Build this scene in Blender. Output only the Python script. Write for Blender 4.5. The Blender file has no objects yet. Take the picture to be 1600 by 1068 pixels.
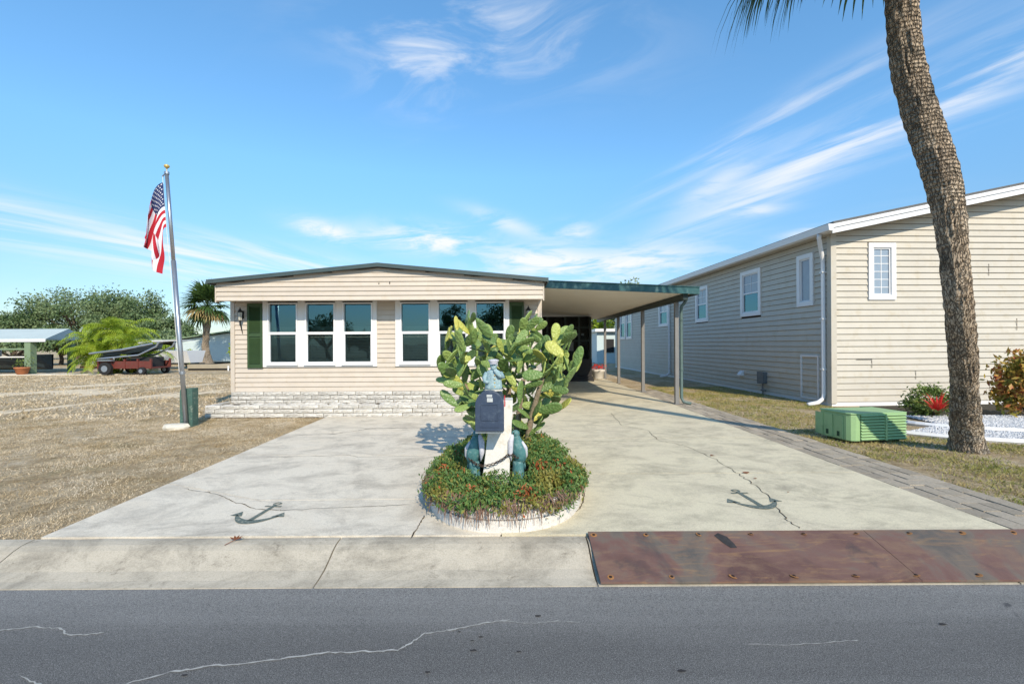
import bpy, math, random
import numpy as np
from mathutils import Vector, Matrix, Euler, noise
random.seed(7); rng = np.random.default_rng(7)
R = math.radians
S = bpy.context.scene
C = S.collection
# ------------------------------------------------------------------ camera
F = 720.0; HOR = 538.0; CAMZ = 1.6
cam = bpy.data.cameras.new('camera'); camo = bpy.data.objects.new('camera', cam); C.objects.link(camo)
cam.sensor_width = 36; cam.lens = F/1600*36; cam.clip_end = 4000; cam.clip_start = .05
cam.shift_y = (HOR-534)/1600
camo.location = (0, 0, CAMZ); camo.rotation_euler = (math.pi/2, R(.33), 0)
S.camera = camo
# ------------------------------------------------------------------ sky, sun, exposure
SUN_EL = R(34.8); SUN_AZ = R(20.3)        # sun behind the camera, to the right of the view's back direction
sdir = Vector((math.sin(SUN_AZ)*math.cos(SUN_EL), -math.cos(SUN_AZ)*math.cos(SUN_EL), math.sin(SUN_EL)))
W = bpy.data.worlds.new('World'); S.world = W; W.use_nodes = True
nt = W.node_tree; nt.nodes.clear(); L = nt.links
def wn(t, **k):
    n = nt.nodes.new(t)
    for a, b in k.items(): setattr(n, a, b)
    return n
def wmath(op, a, b=None, c=None, clamp=False):
    n = wn('ShaderNodeMath', operation=op, use_clamp=clamp)
    for i, v in enumerate((a, b, c)):
        if v is None: continue
        if isinstance(v, (int, float)): n.inputs[i].default_value = v
        else: L.new(v, n.inputs[i])
    return n.outputs[0]
def wdot(a, v):
    n = wn('ShaderNodeVectorMath', operation='DOT_PRODUCT'); L.new(a, n.inputs[0]); n.inputs[1].default_value = v
    return n.outputs['Value']
sky = wn('ShaderNodeTexSky', sky_type='NISHITA'); sky.sun_disc = False
sky.sun_elevation = SUN_EL; sky.sun_rotation = math.pi - SUN_AZ
sky.air_density = 1.0; sky.dust_density = .25; sky.ozone_density = 2.2; sky.altitude = 0
tc = wn('ShaderNodeTexCoord'); D = tc.outputs['Generated']
sep = wn('ShaderNodeSeparateXYZ'); L.new(D, sep.inputs[0])
hs = wn('ShaderNodeVectorMath', operation='MULTIPLY'); L.new(sky.outputs[0], hs.inputs[0])   # the camera's vivid blue
gr = wn('ShaderNodeValToRGB'); L.new(sep.outputs[2], gr.inputs[0]); e_ = gr.color_ramp.elements
for i_, (p_, c_) in enumerate(((0, (.38, .42, .47, 1)), (.18, (.48, .635, .70, 1)), (.34, (.64, .92, 1.0, 1)), (.6, (.68, 1.03, 1.12, 1)))):
    if i_ > 1: e_.new(p_)
    e_[i_].position = p_; e_[i_].color = c_
gs = wn('ShaderNodeVectorMath', operation='SCALE'); gs.inputs[3].default_value = 1.92; L.new(gr.outputs[0], gs.inputs[0]); L.new(gs.outputs[0], hs.inputs[1])
zc = wmath('ADD', wmath('MAXIMUM', sep.outputs[2], 0.0), .12)
comb = wn('ShaderNodeCombineXYZ'); L.new(wmath('DIVIDE', sep.outputs[0], zc), comb.inputs[0]); L.new(wmath('DIVIDE', sep.outputs[1], zc), comb.inputs[1])
def wnoise(rot, scale, nscale, detail, dist, loc=(0, 0, 0)):
    m0 = wn('ShaderNodeMapping'); m0.inputs['Rotation'].default_value = (0, 0, R(rot)); L.new(comb.outputs[0], m0.inputs[0])
    m = wn('ShaderNodeMapping'); m.inputs['Scale'].default_value = scale; m.inputs['Location'].default_value = loc
    L.new(m0.outputs[0], m.inputs[0])
    n = wn('ShaderNodeTexNoise'); n.inputs['Scale'].default_value = nscale; n.inputs['Detail'].default_value = detail; n.inputs['Distortion'].default_value = dist
    n.inputs['Roughness'].default_value = .6
    L.new(m.outputs[0], n.inputs['Vector']); return n.outputs['Fac']
def wramp(v, a, b):
    n = wn('ShaderNodeMapRange', clamp=True, interpolation_type='SMOOTHSTEP'); L.new(v, n.inputs[0]); n.inputs[1].default_value = a; n.inputs[2].default_value = b
    return n.outputs[0]
n_streak = wramp(wnoise(60, (.55, 3.2, 1), 1.5, 11, .7), .36, .66)
n_left = wramp(wnoise(-60, (.4, 2.4, 1), 1.5, 11, .7, (2, 5, 0)), .36, .66)
n_wisp = wramp(wnoise(20, (.9, 1.5, 1), 2.6, 12, 1.2, (1, 8, 0)), .42, .72)
n_puff = wramp(wnoise(10, (.7, 1, 1), 3.4, 10, .5, (3.1, 1.7, 0)), .36, .60)
n_gen = wramp(wnoise(30, (.3, 1.6, 1), .8, 8, .8, (7, 2, 0)), .56, .85)
def cloud(px, py, hl, hw, ang, strength, nz):
    """a cloud bank in a given direction of the sky (angles, not screen)"""
    c = Vector(((px-800)/F, 1, (HOR-py)/F)).normalized()
    up = Vector((0, 0, 1)); r = c.cross(up).normalized(); u = r.cross(c)
    t1 = r*math.cos(R(ang))+u*math.sin(R(ang)); t2 = -r*math.sin(R(ang))+u*math.cos(R(ang))
    k = c.y
    a = wmath('POWER', wmath('MULTIPLY', wdot(D, t1), 1/(hl/F*k)), 2.0)
    b = wmath('POWER', wmath('MULTIPLY', wdot(D, t2), 1/(hw/F*k)), 2.0)
    e = wmath('POWER', 2.718, wmath('MULTIPLY', wmath('ADD', a, b), -1.0))
    e = wmath('MULTIPLY', e, wmath('GREATER_THAN', wdot(D, c), 0.0))
    return wmath('MULTIPLY', wmath('MULTIPLY', e, strength), nz)
tot = wmath('MULTIPLY', n_gen, .08)
for args in ((1190, 205, 190, 22, 22, .55, n_streak), (1300, 235, 260, 34, 22, .85, n_streak), (1120, 290, 60, 16, 25, .5, n_puff), (1560, 120, 130, 40, 20, .6, n_streak),
             (760, 45, 190, 60, -4, .6, n_wisp), (650, 90, 70, 70, 40, .45, n_wisp), (505, 357, 42, 13, -10, .95, n_puff), (672, 374, 95, 20, -4, 1.1, n_puff), (840, 408, 70, 20, 2, 1.0, n_puff),
             (895, 362, 30, 13, 0, .8, n_puff), (975, 415, 120, 26, 4, .8, n_puff), (790, 348, 60, 12, -20, .6, n_puff),
             (160, 375, 330, 34, -9, .75, n_left), (440, 405, 170, 22, -6, .6, n_left), (1180, 332, 40, 8, 0, .55, n_puff), (1265, 364, 45, 7, 8, .5, n_puff)):
    tot = wmath('ADD', tot, cloud(*args))
lowhaze = wmath('MULTIPLY', wmath('POWER', wmath('SUBTRACT', 1.0, wmath('MINIMUM', wmath('MAXIMUM', sep.outputs[2], 0.0), 1.0)), 12.0), .16)
tot = wmath('MINIMUM', wmath('ADD', tot, lowhaze), .93)
mx = wn('ShaderNodeMix', data_type='RGBA'); L.new(tot, mx.inputs[0]); L.new(hs.outputs[0], mx.inputs[6]); mx.inputs[7].default_value = (8.0, 8.1, 8.3, 1)
bg = wn('ShaderNodeBackground'); bg.inputs[1].default_value = .120; L.new(mx.outputs[2], bg.inputs[0])
wo = wn('ShaderNodeOutputWorld'); L.new(bg.outputs[0], wo.inputs[0])
sl = bpy.data.lights.new('sun', 'SUN'); sl.energy = 5.0; sl.angle = R(.53); sl.color = (1, .88, .70)
so = bpy.data.objects.new('sun', sl); C.objects.link(so); so.rotation_euler = sdir.to_track_quat('Z', 'Y').to_euler(); so.location = (4, -6, 20)
S.view_settings.view_transform = 'Standard'; S.view_settings.look = 'None'; S.view_settings.exposure = .06; S.view_settings.gamma = 1
S.view_settings.use_curve_mapping = False
# ------------------------------------------------------------------ materials
def s2l(c):
    return tuple(.83*((v/255)/12.92 if v/255 <= .04045 else ((v/255+.055)/1.055)**2.4) for v in c)
class NT:
    def __init__(s, name):
        s.m = bpy.data.materials.new(name); s.m.use_nodes = True; s.t = s.m.node_tree; s.t.nodes.clear()
        s.out = s.n('ShaderNodeOutputMaterial'); s.p = s.n('ShaderNodeBsdfPrincipled'); s.l(s.p.outputs[0], s.out.inputs[0])
        s.tc = s.n('ShaderNodeTexCoord'); s.O = s.tc.outputs['Object']
    def n(s, t, **k):
        n = s.t.nodes.new(t)
        for a, b in k.items(): setattr(n, a, b)
        return n
    def l(s, a, b): s.t.links.new(a, b)
    def noise(s, scale, detail=4, rough=.55, dist=0, vec=None, sc=None):
        v = vec or s.O
        if sc:
            m = s.n('ShaderNodeMapping'); m.inputs['Scale'].default_value = sc; s.l(v, m.inputs[0]); v = m.outputs[0]
        n = s.n('ShaderNodeTexNoise'); n.inputs['Scale'].default_value = scale; n.inputs['Detail'].default_value = detail
        n.inputs['Roughness'].default_value = rough; n.inputs['Distortion'].default_value = dist; s.l(v, n.inputs['Vector']); return n.outputs['Fac']
    def ramp(s, v, stops, interp='LINEAR'):
        r = s.n('ShaderNodeValToRGB'); r.color_ramp.interpolation = interp; e = r.color_ramp.elements
        while len(e) < len(stops): e.new(.5)
        for i, (p, c) in enumerate(stops):
            e[i].position = p; e[i].color = (*c, 1) if len(c) == 3 else c
        s.l(v, r.inputs[0]); return r.outputs[0]
    def mr(s, v, a, b, c=0, d=1):
        n = s.n('ShaderNodeMapRange'); s.l(v, n.inputs[0])
        for i, x in enumerate((a, b, c, d)): n.inputs[i+1].default_value = x
        return n.outputs[0]
    def mix(s, f, a, b, mode='MIX'):
        n = s.n('ShaderNodeMix', data_type='RGBA', blend_type=mode)
        for i, v in ((0, f), (6, a), (7, b)):
            if isinstance(v, (int, float)): n.inputs[i].default_value = v
            elif isinstance(v, tuple): n.inputs[i].default_value = (*v[:3], 1)
            else: s.l(v, n.inputs[i])
        return n.outputs[2]
    def col(s, v):
        if isinstance(v, tuple): s.p.inputs['Base Color'].default_value = (*v[:3], 1)
        else: s.l(v, s.p.inputs['Base Color'])
    def bump(s, h, dist=.01, strength=1):
        b = s.n('ShaderNodeBump'); b.inputs['Strength'].default_value = strength; b.inputs['Distance'].default_value = dist
        s.l(h, b.inputs['Height']); s.l(b.outputs[0], s.p.inputs['Normal'])
    def rnd(s): return s.n('ShaderNodeObjectInfo').outputs['Random']
    def set(s, **k):
        for a, v in k.items():
            i = s.p.inputs[a.replace('_', ' ')]
            i.default_value = v
        return s.m
def paint(name, rgb, var=.12, scale=3, rough=.55, bump=.0, bscale=60, metal=0, dirt=None, rv=0, spec=.4):
    t = NT(name); c = s2l(rgb); dk = tuple(x*(1-var) for x in c); lt = tuple(min(1, x*(1+var*.6)) for x in c)
    o = t.ramp(t.noise(scale, 6, .65), [(.3, dk), (.7, lt)])
    if dirt: o = t.mix(t.mr(t.noise(scale*2.3, 8, .7, 0, None), .52, .72), o, s2l(dirt))
    if rv:
        hsv = t.n('ShaderNodeHueSaturation'); t.l(o, hsv.inputs['Color']); t.l(t.mr(t.rnd(), 0, 1, 1-rv, 1+rv), hsv.inputs['Value']); o = hsv.outputs[0]
    t.col(o)
    if bump: t.bump(t.noise(bscale, 5, .6), bump)
    return t.set(Roughness=rough, Metallic=metal, Specular_IOR_Level=spec)
def leafmat(name, cols, scale=1.5, rv=.0, rough=.55, trans=.25, rhue=0):
    t = NT(name); n = len(cols)
    o = t.ramp(t.noise(scale, 5, .8), [(.28+.44*i/(n-1), s2l(c)) for i, c in enumerate(cols)])
    if rv:
        hsv = t.n('ShaderNodeHueSaturation'); t.l(o, hsv.inputs['Color']); t.l(t.mr(t.rnd(), 0, 1, 1-rv, 1+rv), hsv.inputs['Value'])
        if rhue: t.l(t.mr(t.rnd(), 0, 1, .5-rhue, .5+rhue*.6), hsv.inputs['Hue'])
        o = hsv.outputs[0]
    t.col(o); t.set(Roughness=rough, Specular_IOR_Level=.35)
    if trans:
        tr = t.n('ShaderNodeBsdfTranslucent'); t.l(o, tr.inputs[0]); mxs = t.n('ShaderNodeMixShader'); mxs.inputs[0].default_value = trans
        t.l(t.p.outputs[0], mxs.inputs[1]); t.l(tr.outputs[0], mxs.inputs[2]); t.l(mxs.outputs[0], t.out.inputs[0])
    return t.m
M = {}
def mk_ground():
    t = NT('dry_grass_soil'); a = t.noise(.55, 8, .62, .4); b = t.noise(3.5, 8, .7); c = t.noise(26, 6, .75)
    o = t.ramp(a, [(.3, s2l((152, 144, 104))), (.42, s2l((204, 182, 146))), (.55, s2l((222, 202, 170))), (.7, s2l((232, 217, 192)))])
    o = t.mix(t.mr(b, .42, .66), o, s2l((176, 150, 112))); o = t.mix(t.mr(b, .60, .72, 0, .7), o, s2l((122, 120, 72)))
    o = t.mix(.75, o, t.ramp(c, [(.34, (.35,)*3), (.5, (.95,)*3), (.64, (1.25,)*3)]), 'MULTIPLY')
    t.col(o); t.bump(t.noise(38, 6, .8), .05, .9); return t.set(Roughness=.95, Specular_IOR_Level=.15)
M['ground'] = mk_ground()
def mk_road():
    t = NT('asphalt'); a = t.noise(.7, 6, .6, .3, sc=(.4, 1.5, 1)); sp = t.noise(190, 3, .7); sp2 = t.noise(75, 4, .8)
    o = t.ramp(a, [(.35, (.118, .116, .113)), (.65, (.152, .149, .144))])
    o = t.mix(.8, o, t.ramp(sp, [(.36, (.35,)*3), (.5, (.95,)*3), (.60, (1.7,)*3), (.70, (2.6,)*3)]), 'MULTIPLY')
    o = t.mix(t.mr(sp2, .60, .66, 0, .75), o, (.34, .33, .31)); wb = t.noise(.9, 5, .6, .2, sc=(.08, 2.4, 1)); o = t.mix(.6, o, t.ramp(wb, [(.40, (.70,)*3), (.58, (1.15,)*3)]), 'MULTIPLY')
    sx = t.n('ShaderNodeSeparateXYZ'); t.l(t.O, sx.inputs[0])
    edge = t.mr(sx.outputs[1], 2.6, 3.22, 0, .75); em = t.n('ShaderNodeMath', operation='MULTIPLY'); t.l(edge, em.inputs[0]); t.l(t.mr(t.noise(120, 4, .8), .46, .58), em.inputs[1])
    o = t.mix(em.outputs[0], o, (.30, .295, .28))
    pt = t.noise(2.3, 3, .5, 1.2); o = t.mix(t.mr(pt, .735, .76, 0, .75), o, (.045, .045, .05))
    t.col(o); t.bump(t.noise(210, 3, .8), .004, .8); return t.set(Roughness=.85, Specular_IOR_Level=.3)
M['road'] = mk_road()
def mk_conc(name, base, stain, tint, dark=.5, pits=True, moss=None):
    t = NT(name); a = t.noise(.9, 8, .65, .6); b = t.noise(1.9, 10, .74, .5, sc=(.9, 1.15, 1)); f = t.noise(85, 6, .8)
    o = t.ramp(a, [(.28, s2l(base)), (.5, s2l(tint)), (.72, s2l(base))])
    o = t.mix(t.mr(b, .46, .72, 0, dark), o, s2l(stain))
    o = t.mix(t.mr(t.noise(1.3, 10, .78, .7, sc=(.8, 1.2, 1)), .53, .66, 0, .6), o, s2l(stain)); o = t.mix(t.mr(t.noise(9, 8, .8), .58, .72, 0, .5), o, s2l(stain))
    o = t.mix(.5, o, t.ramp(f, [(.36, (.55,)*3), (.5, (1.0,)*3), (.64, (1.15,)*3)]), 'MULTIPLY')
    if moss: o = t.mix(t.mr(t.noise(5.5, 9, .85, .3), .56, .68, 0, .85), o, s2l(moss))
    t.col(o); t.bump(t.noise(90, 5, .75), .004, .7); return t.set(Roughness=.85, Specular_IOR_Level=.25)
M['drive_l'] = mk_conc('concrete_pale', (226, 214, 194), (158, 150, 138), (232, 222, 204), .75)
M['drive_r'] = mk_conc('concrete_yellowish', (220, 208, 182), (154, 146, 128), (226, 215, 186), .75)
M['kerb'] = mk_conc('kerb_concrete', (186, 176, 158), (128, 121, 108), (198, 188, 170), .85, moss=(112, 104, 90))
M['paver'] = paint('paver', (186, 174, 156), .22, 6, .9, .006, 70, dirt=(120, 108, 96), rv=.16, spec=.2)
M['joint'] = paint('joint_sand', (104, 92, 74), .3, 9, .95)
M['crackd'] = paint('crack_dark', (86, 76, 64), .3, 9, .95, spec=.1)
M['crackl'] = paint('crack_light', (176, 176, 172), .3, 30, .95, spec=.1)
M['tar'] = paint('tar_stain', (62, 60, 60), .3, 20, .8, spec=.2)
M['leafdead'] = paint('dead_leaf', (132, 78, 44), .3, 20, .8)
def mk_anchor():
    t = NT('anchor_paint'); o = t.mix(t.mr(t.noise(34, 7, .8), .52, .62, 0, .75), s2l((100, 112, 106)), s2l((186, 180, 164))); t.col(o); return t.set(Roughness=.8, Specular_IOR_Level=.2)
M['anchor'] = mk_anchor()
def mk_steel():
    t = NT('rusted_steel'); a = t.noise(1.1, 8, .6, .9); b = t.noise(2.6, 9, .7, .8, sc=(.6, 1.8, 1)); c = t.noise(5, 8, .75, 1.2, sc=(.35, 2.0, 1))
    o = t.ramp(a, [(.34, s2l((104, 76, 68))), (.46, s2l((124, 94, 84))), (.53, s2l((120, 108, 96))), (.62, s2l((98, 92, 86)))])
    o = t.mix(t.mr(b, .50, .62, 0, .7), o, s2l((142, 114, 92))); o = t.mix(t.mr(c, .54, .66, 0, .6), o, s2l((168, 132, 92)))
    o = t.mix(t.mr(t.noise(1.7, 5, .6, 1.5, sc=(1, .5, 1)), .6, .7, 0, .6), o, s2l((72, 66, 68)))
    t.col(o); t.bump(t.noise(60, 6, .8), .004, .6); return t.set(Roughness=.6, Metallic=.15, Specular_IOR_Level=.4)
M['steel'] = mk_steel()
M['rust'] = paint('rust_ring', (164, 116, 70), .3, 40, .9, .002, 200)
M['bolt'] = paint('bolt', (58, 44, 38), .3, 40, .7, metal=.4)
M['siding'] = paint('cream_siding', (208, 196, 182), .06, 2.2, .55, .0015, 40, rv=.03, dirt=(200, 185, 164))
M['siding_n'] = paint('beige_siding', (204, 197, 184), .06, 1.6, .55, .0015, 40, rv=.035, dirt=(194, 183, 162))
M['void'] = paint('shadow_gap', (74, 64, 56), .1, 3, .95, spec=.1)
M['white'] = paint('white_trim', (232, 230, 228), .05, 2, .45)
M['vinyl'] = paint('white_vinyl', (238, 238, 240), .03, 2, .35)
def mk_brick():
    t = NT('painted_white_stone'); o = t.ramp(t.noise(9, 8, .75, .6), [(.25, s2l((158, 152, 143))), (.42, s2l((205, 200, 192))), (.7, s2l((232, 229, 222)))])
    hsv = t.n('ShaderNodeHueSaturation'); t.l(o, hsv.inputs['Color']); t.l(t.mr(t.rnd(), 0, 1, .86, 1.06), hsv.inputs['Value'])
    o = t.mix(t.mr(t.noise(26, 6, .8), .62, .72, 0, .7), hsv.outputs[0], s2l((96, 90, 82)))
    t.col(o); t.bump(t.noise(16, 8, .7, .8), .03, .8); return t.set(Roughness=.85, Specular_IOR_Level=.2)
M['brick'] = mk_brick()
M['rim'] = paint('white_painted_block', (226, 220, 212), .10, 9, .85, .006, 50, dirt=(186, 178, 168))
M['mortar'] = paint('mortar', (104, 98, 90), .2, 12, .95)
M['shutter'] = paint('green_shutter', (58, 82, 50), .08, 4, .5)
M['roofedge'] = paint('dark_roof_edge', (70, 86, 88), .15, 4, .5)
M['roof'] = paint('shingle_grey', (108, 108, 108), .2, 8, .9)
M['teal'] = paint('teal_fascia', (38, 88, 92), .15, 2.5, .4, dirt=(96, 128, 128))
M['dkgreen'] = paint('dark_green_metal', (34, 52, 50), .15, 3, .45)
M['ceiling'] = paint('carport_ceiling', (240, 235, 224), .05, 1, .6)
M['post'] = paint('grey_post', (132, 130, 128), .12, 5, .5)
M['spout'] = paint('green_downspout', (92, 112, 108), .15, 5, .45)
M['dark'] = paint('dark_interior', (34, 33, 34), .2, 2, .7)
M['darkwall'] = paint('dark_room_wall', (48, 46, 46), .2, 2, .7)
M['blind'] = paint('blind_slats', (214, 218, 210), .05, 3, .6)
def mk_glass():
    t = NT('window_glass'); t.t.nodes.remove(t.p)
    g = t.n('ShaderNodeBsdfGlossy'); g.inputs['Color'].default_value = (.40, .76, .92, 1); g.inputs['Roughness'].default_value = .012
    b = t.n('ShaderNodeBump'); b.inputs['Strength'].default_value = .12; b.inputs['Distance'].default_value = .02; t.l(t.noise(1.4, 2, .5), b.inputs['Height']); t.l(b.outputs[0], g.inputs['Normal'])
    tr = t.n('ShaderNodeBsdfTransparent'); tr.inputs['Color'].default_value = (.58, .70, .68, 1)
    fr = t.n('ShaderNodeFresnel'); fr.inputs['IOR'].default_value = 2.6
    mxs = t.n('ShaderNodeMixShader'); t.l(fr.outputs[0], mxs.inputs[0]); t.l(tr.outputs[0], mxs.inputs[1]); t.l(g.outputs[0], mxs.inputs[2]); t.l(mxs.outputs[0], t.out.inputs[0])
    return t.m
M['glass'] = mk_glass()
def mk_screen():
    t = NT('insect_screen'); t.col((.012, .02, .02)); t.set(Roughness=.8, Specular_IOR_Level=.2)
    tr = t.n('ShaderNodeBsdfTransparent'); mxs = t.n('ShaderNodeMixShader'); mxs.inputs[0].default_value = .34
    t.l(tr.outputs[0], mxs.inputs[1]); t.l(t.p.outputs[0], mxs.inputs[2]); t.l(mxs.outputs[0], t.out.inputs[0]); return t.m
M['screen'] = mk_screen()
M['frost'] = paint('pale_pane', (150, 165, 182), .1, 3, .12, spec=.6)
M['metal'] = paint('galvanised', (178, 182, 188), .12, 4, .32, metal=.75)
M['iron'] = paint('black_iron', (40, 40, 40), .2, 8, .45)
M['lampglass'] = paint('lamp_glass', (205, 205, 195), .05, 4, .15, spec=.7)
M['gold'] = paint('gold_paint', (226, 196, 120), .1, 8, .35, metal=.3)
M['sleeve'] = paint('green_sleeve', (74, 106, 98), .2, 6, .8, .004, 60, dirt=(150, 158, 144))
M['stone'] = paint('white_stone', (220, 214, 200), .12, 9, .9, .01, 30)
M['red'] = paint('flag_red', (186, 32, 50), .06, 4, .8); M['fwhite'] = paint('flag_white', (236, 234, 240), .04, 4, .8); M['navy'] = paint('flag_navy', (34, 50, 98), .08, 4, .8)
M['mailbox'] = paint('mailbox_navy', (56, 70, 92), .12, 9, .5, dirt=(80, 94, 112)); M['flagred'] = paint('signal_red', (196, 50, 60), .05, 4, .5)
M['label'] = paint('number_label', (196, 200, 200), .15, 60, .6)
M['postwhite'] = paint('white_post', (230, 227, 220), .05, 5, .6, .002, 30, dirt=(206, 196, 174))
M['sea'] = paint('sea_green', (76, 126, 128), .3, 14, .55, .004, 40, dirt=(140, 168, 164)); M['seawhite'] = paint('weathered_white', (205, 205, 212), .15, 12, .6, .003, 40, dirt=(140, 142, 168))
M['coat'] = paint('blue_coat', (150, 180, 186), .3, 30, .6, .004, 60, dirt=(222, 224, 224)); M['chain'] = paint('rusty_chain', (82, 66, 56), .3, 40, .6, metal=.5)
M['box'] = paint('utility_green', (156, 192, 138), .08, 3, .55, dirt=(142, 176, 126)); M['boxdark'] = paint('utility_vent', (40, 74, 50), .1, 4, .7)
def mk_pad():
    t = NT('cactus_pad'); r = t.rnd()
    o = t.ramp(r, [(0, s2l((88, 116, 62))), (.35, s2l((112, 142, 78))), (.65, s2l((136, 160, 88))), (.88, s2l((168, 182, 92))), (1, s2l((200, 194, 96)))])
    o = t.mix(t.mr(t.noise(9, 6, .7), .5, .75, 0, .5), o, s2l((176, 178, 110)))
    v = t.n('ShaderNodeTexVoronoi'); v.inputs['Scale'].default_value = 9; t.l(t.O, v.inputs['Vector'])
    o = t.mix(t.mr(v.outputs['Distance'], .05, .16, .75, 0), o, s2l((206, 200, 160)))
    o = t.mix(t.mr(t.noise(4.2, 7, .8), .60, .70, 0, .8), o, s2l((150, 128, 82))); t.col(o); t.bump(v.outputs['Distance'], .02, .5); return t.set(Roughness=.45, Specular_IOR_Level=.4)
M['pad'] = mk_pad()
M['cactuswood'] = paint('cactus_wood', (150, 134, 110), .25, 14, .9, .012, 40, dirt=(100, 84, 64))
M['cover_g'] = leafmat('ground_cover_green', [(54, 84, 44), (92, 126, 64), (140, 160, 92)], 9, trans=.15)
M['cover_y'] = leafmat('ground_cover_olive', [(104, 110, 50), (140, 138, 66), (168, 152, 84)], 9, trans=.15)
M['cover_r'] = leafmat('ground_cover_orange', [(134, 66, 42), (184, 96, 58), (200, 140, 92)], 9, trans=.15)
M['cover_b'] = paint('dry_stems', (132, 104, 88), .35, 30, .9)
M['grass'] = leafmat('dry_blades', [(126, 126, 76), (178, 154, 114), (222, 202, 168), (232, 218, 194), (190, 166, 126)], 1.1, trans=.2)
M['grass2'] = leafmat('green_blades', [(96, 112, 44), (136, 142, 62), (190, 172, 112), (206, 182, 136)], 1.6, trans=.2)
M['sand'] = paint('white_sand', (232, 212, 180), .1, 4, .95, .01, 60, dirt=(178, 156, 124))
M['gravel'] = paint('white_gravel', (224, 224, 226), .2, 25, .9)
M['mulch'] = paint('dark_mulch', (74, 68, 56), .35, 25, .95, .02, 60)
def mk_bark():
    t = NT('palm_bark'); v = t.n('ShaderNodeTexVoronoi', feature='DISTANCE_TO_EDGE'); m = t.n('ShaderNodeMapping'); m.inputs['Scale'].default_value = (1.1, 1.1, .17)
    nz = t.n('ShaderNodeTexNoise'); nz.inputs['Scale'].default_value = 14; t.l(t.O, nz.inputs['Vector'])
    ad = t.n('ShaderNodeVectorMath', operation='MULTIPLY_ADD'); t.l(nz.outputs['Color'], ad.inputs[0]); ad.inputs[1].default_value = (.06,)*3; t.l(t.O, ad.inputs[2])
    t.l(ad.outputs[0], m.inputs[0]); t.l(m.outputs[0], v.inputs['Vector']); v.inputs['Scale'].default_value = 30
    e = t.mr(v.outputs['Distance'], 0, .17)
    o = t.ramp(t.noise(2.4, 7, .7), [(.3, s2l((172, 156, 138))), (.5, s2l((212, 190, 164))), (.7, s2l((232, 214, 190)))])
    o = t.mix(t.mr(t.noise(1.5, 5, .7), .54, .66, 0, .6), o, s2l((70, 84, 80)))
    sx = t.n('ShaderNodeSeparateXYZ'); t.l(t.O, sx.inputs[0])
    lowm = t.n('ShaderNodeMath', operation='MULTIPLY'); t.l(t.mr(sx.outputs[2], .5, 1.4, 1, 0), lowm.inputs[0]); t.l(t.mr(t.noise(7, 7, .75), .45, .58), lowm.inputs[1])
    o = t.mix(lowm.outputs[0], o, s2l((196, 186, 172)))
    o = t.mix(t.mr(e, 0, 1, .75, 0), o, s2l((66, 56, 48)))
    t.col(o); ad2 = t.n('ShaderNodeMath', operation='ADD'); t.l(e, ad2.inputs[0]); t.l(t.noise(40, 6, .7), ad2.inputs[1])
    wv = t.n('ShaderNodeTexWave', wave_type='BANDS', bands_direction='Z'); wv.inputs['Scale'].default_value = 6.5; wv.inputs['Distortion'].default_value = 5; wv.inputs['Detail'].default_value = 4; t.l(t.O, wv.inputs['Vector'])
    up = t.n('ShaderNodeMath', operation='MULTIPLY'); t.l(t.mr(sx.outputs[2], 2.8, 3.6), up.inputs[0]); t.l(wv.outputs['Fac'], up.inputs[1])
    ad3 = t.n('ShaderNodeMath', operation='ADD'); t.l(up.outputs[0], ad3.inputs[0]); t.l(ad2.outputs[0], ad3.inputs[1])
    t.bump(ad3.outputs[0], .035, 1.0); return t.set(Roughness=.9, Specular_IOR_Level=.2)
M['bark'] = mk_bark()
M['trunk'] = paint('tree_bark', (98, 84, 70), .3, 6, .9, .02, 20)
M['frond'] = leafmat('frond_green', [(46, 70, 36), (72, 98, 46), (104, 122, 64)], 2, trans=.25)
M['frond_dry'] = leafmat('frond_dry', [(128, 110, 68), (164, 142, 92), (180, 158, 110)], 3, trans=.2)
M['lime'] = leafmat('lime_frond', [(112, 146, 36), (164, 186, 56), (196, 204, 86)], 1.2, trans=.35)
M['oak'] = leafmat('oak_leaves', [(58, 78, 50), (88, 112, 68), (126, 144, 100), (156, 166, 134)], .35, trans=.15)
M['croton'] = leafmat('croton_leaves', [(74, 98, 42), (128, 136, 54), (190, 160, 74), (178, 84, 62), (150, 60, 54)], 3.2, trans=.2)
M['shrubg'] = leafmat('shrub_leaves', [(66, 92, 42), (110, 132, 62), (150, 162, 90)], 6, trans=.2)
M['bromred'] = leafmat('bromeliad_red', [(196, 40, 40), (226, 66, 58), (230, 120, 90)], 5, trans=.3)
M['metalroof'] = paint('pale_metal_roof', (206, 214, 206), .08, 1, .5)
M['sage'] = paint('sage_post', (128, 148, 118), .1, 3, .6)
M['terra'] = paint('terracotta', (178, 112, 74), .15, 8, .8); M['potteal'] = paint('teal_pot', (76, 120, 108), .15, 8, .5); M['potwhite'] = paint('white_pot', (222, 216, 206), .08, 8, .6)
M['trailer'] = paint('trailer_red', (112, 54, 46), .15, 3, .5, dirt=(96, 70, 60)); M['tyre'] = paint('rubber', (36, 36, 38), .2, 10, .8); M['hull'] = paint('hull_dark', (44, 56, 62), .15, 2, .35)
M['alu'] = paint('aluminium', (170, 178, 188), .1, 3, .35, metal=.6); M['farwall'] = paint('pale_wall', (206, 222, 224), .05, 1, .7); M['graywall'] = paint('grey_low_wall', (170, 160, 142), .1, 3, .9)
M['soil'] = paint('soil', (92, 78, 60), .3, 12, .95, .02, 40)
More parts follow.
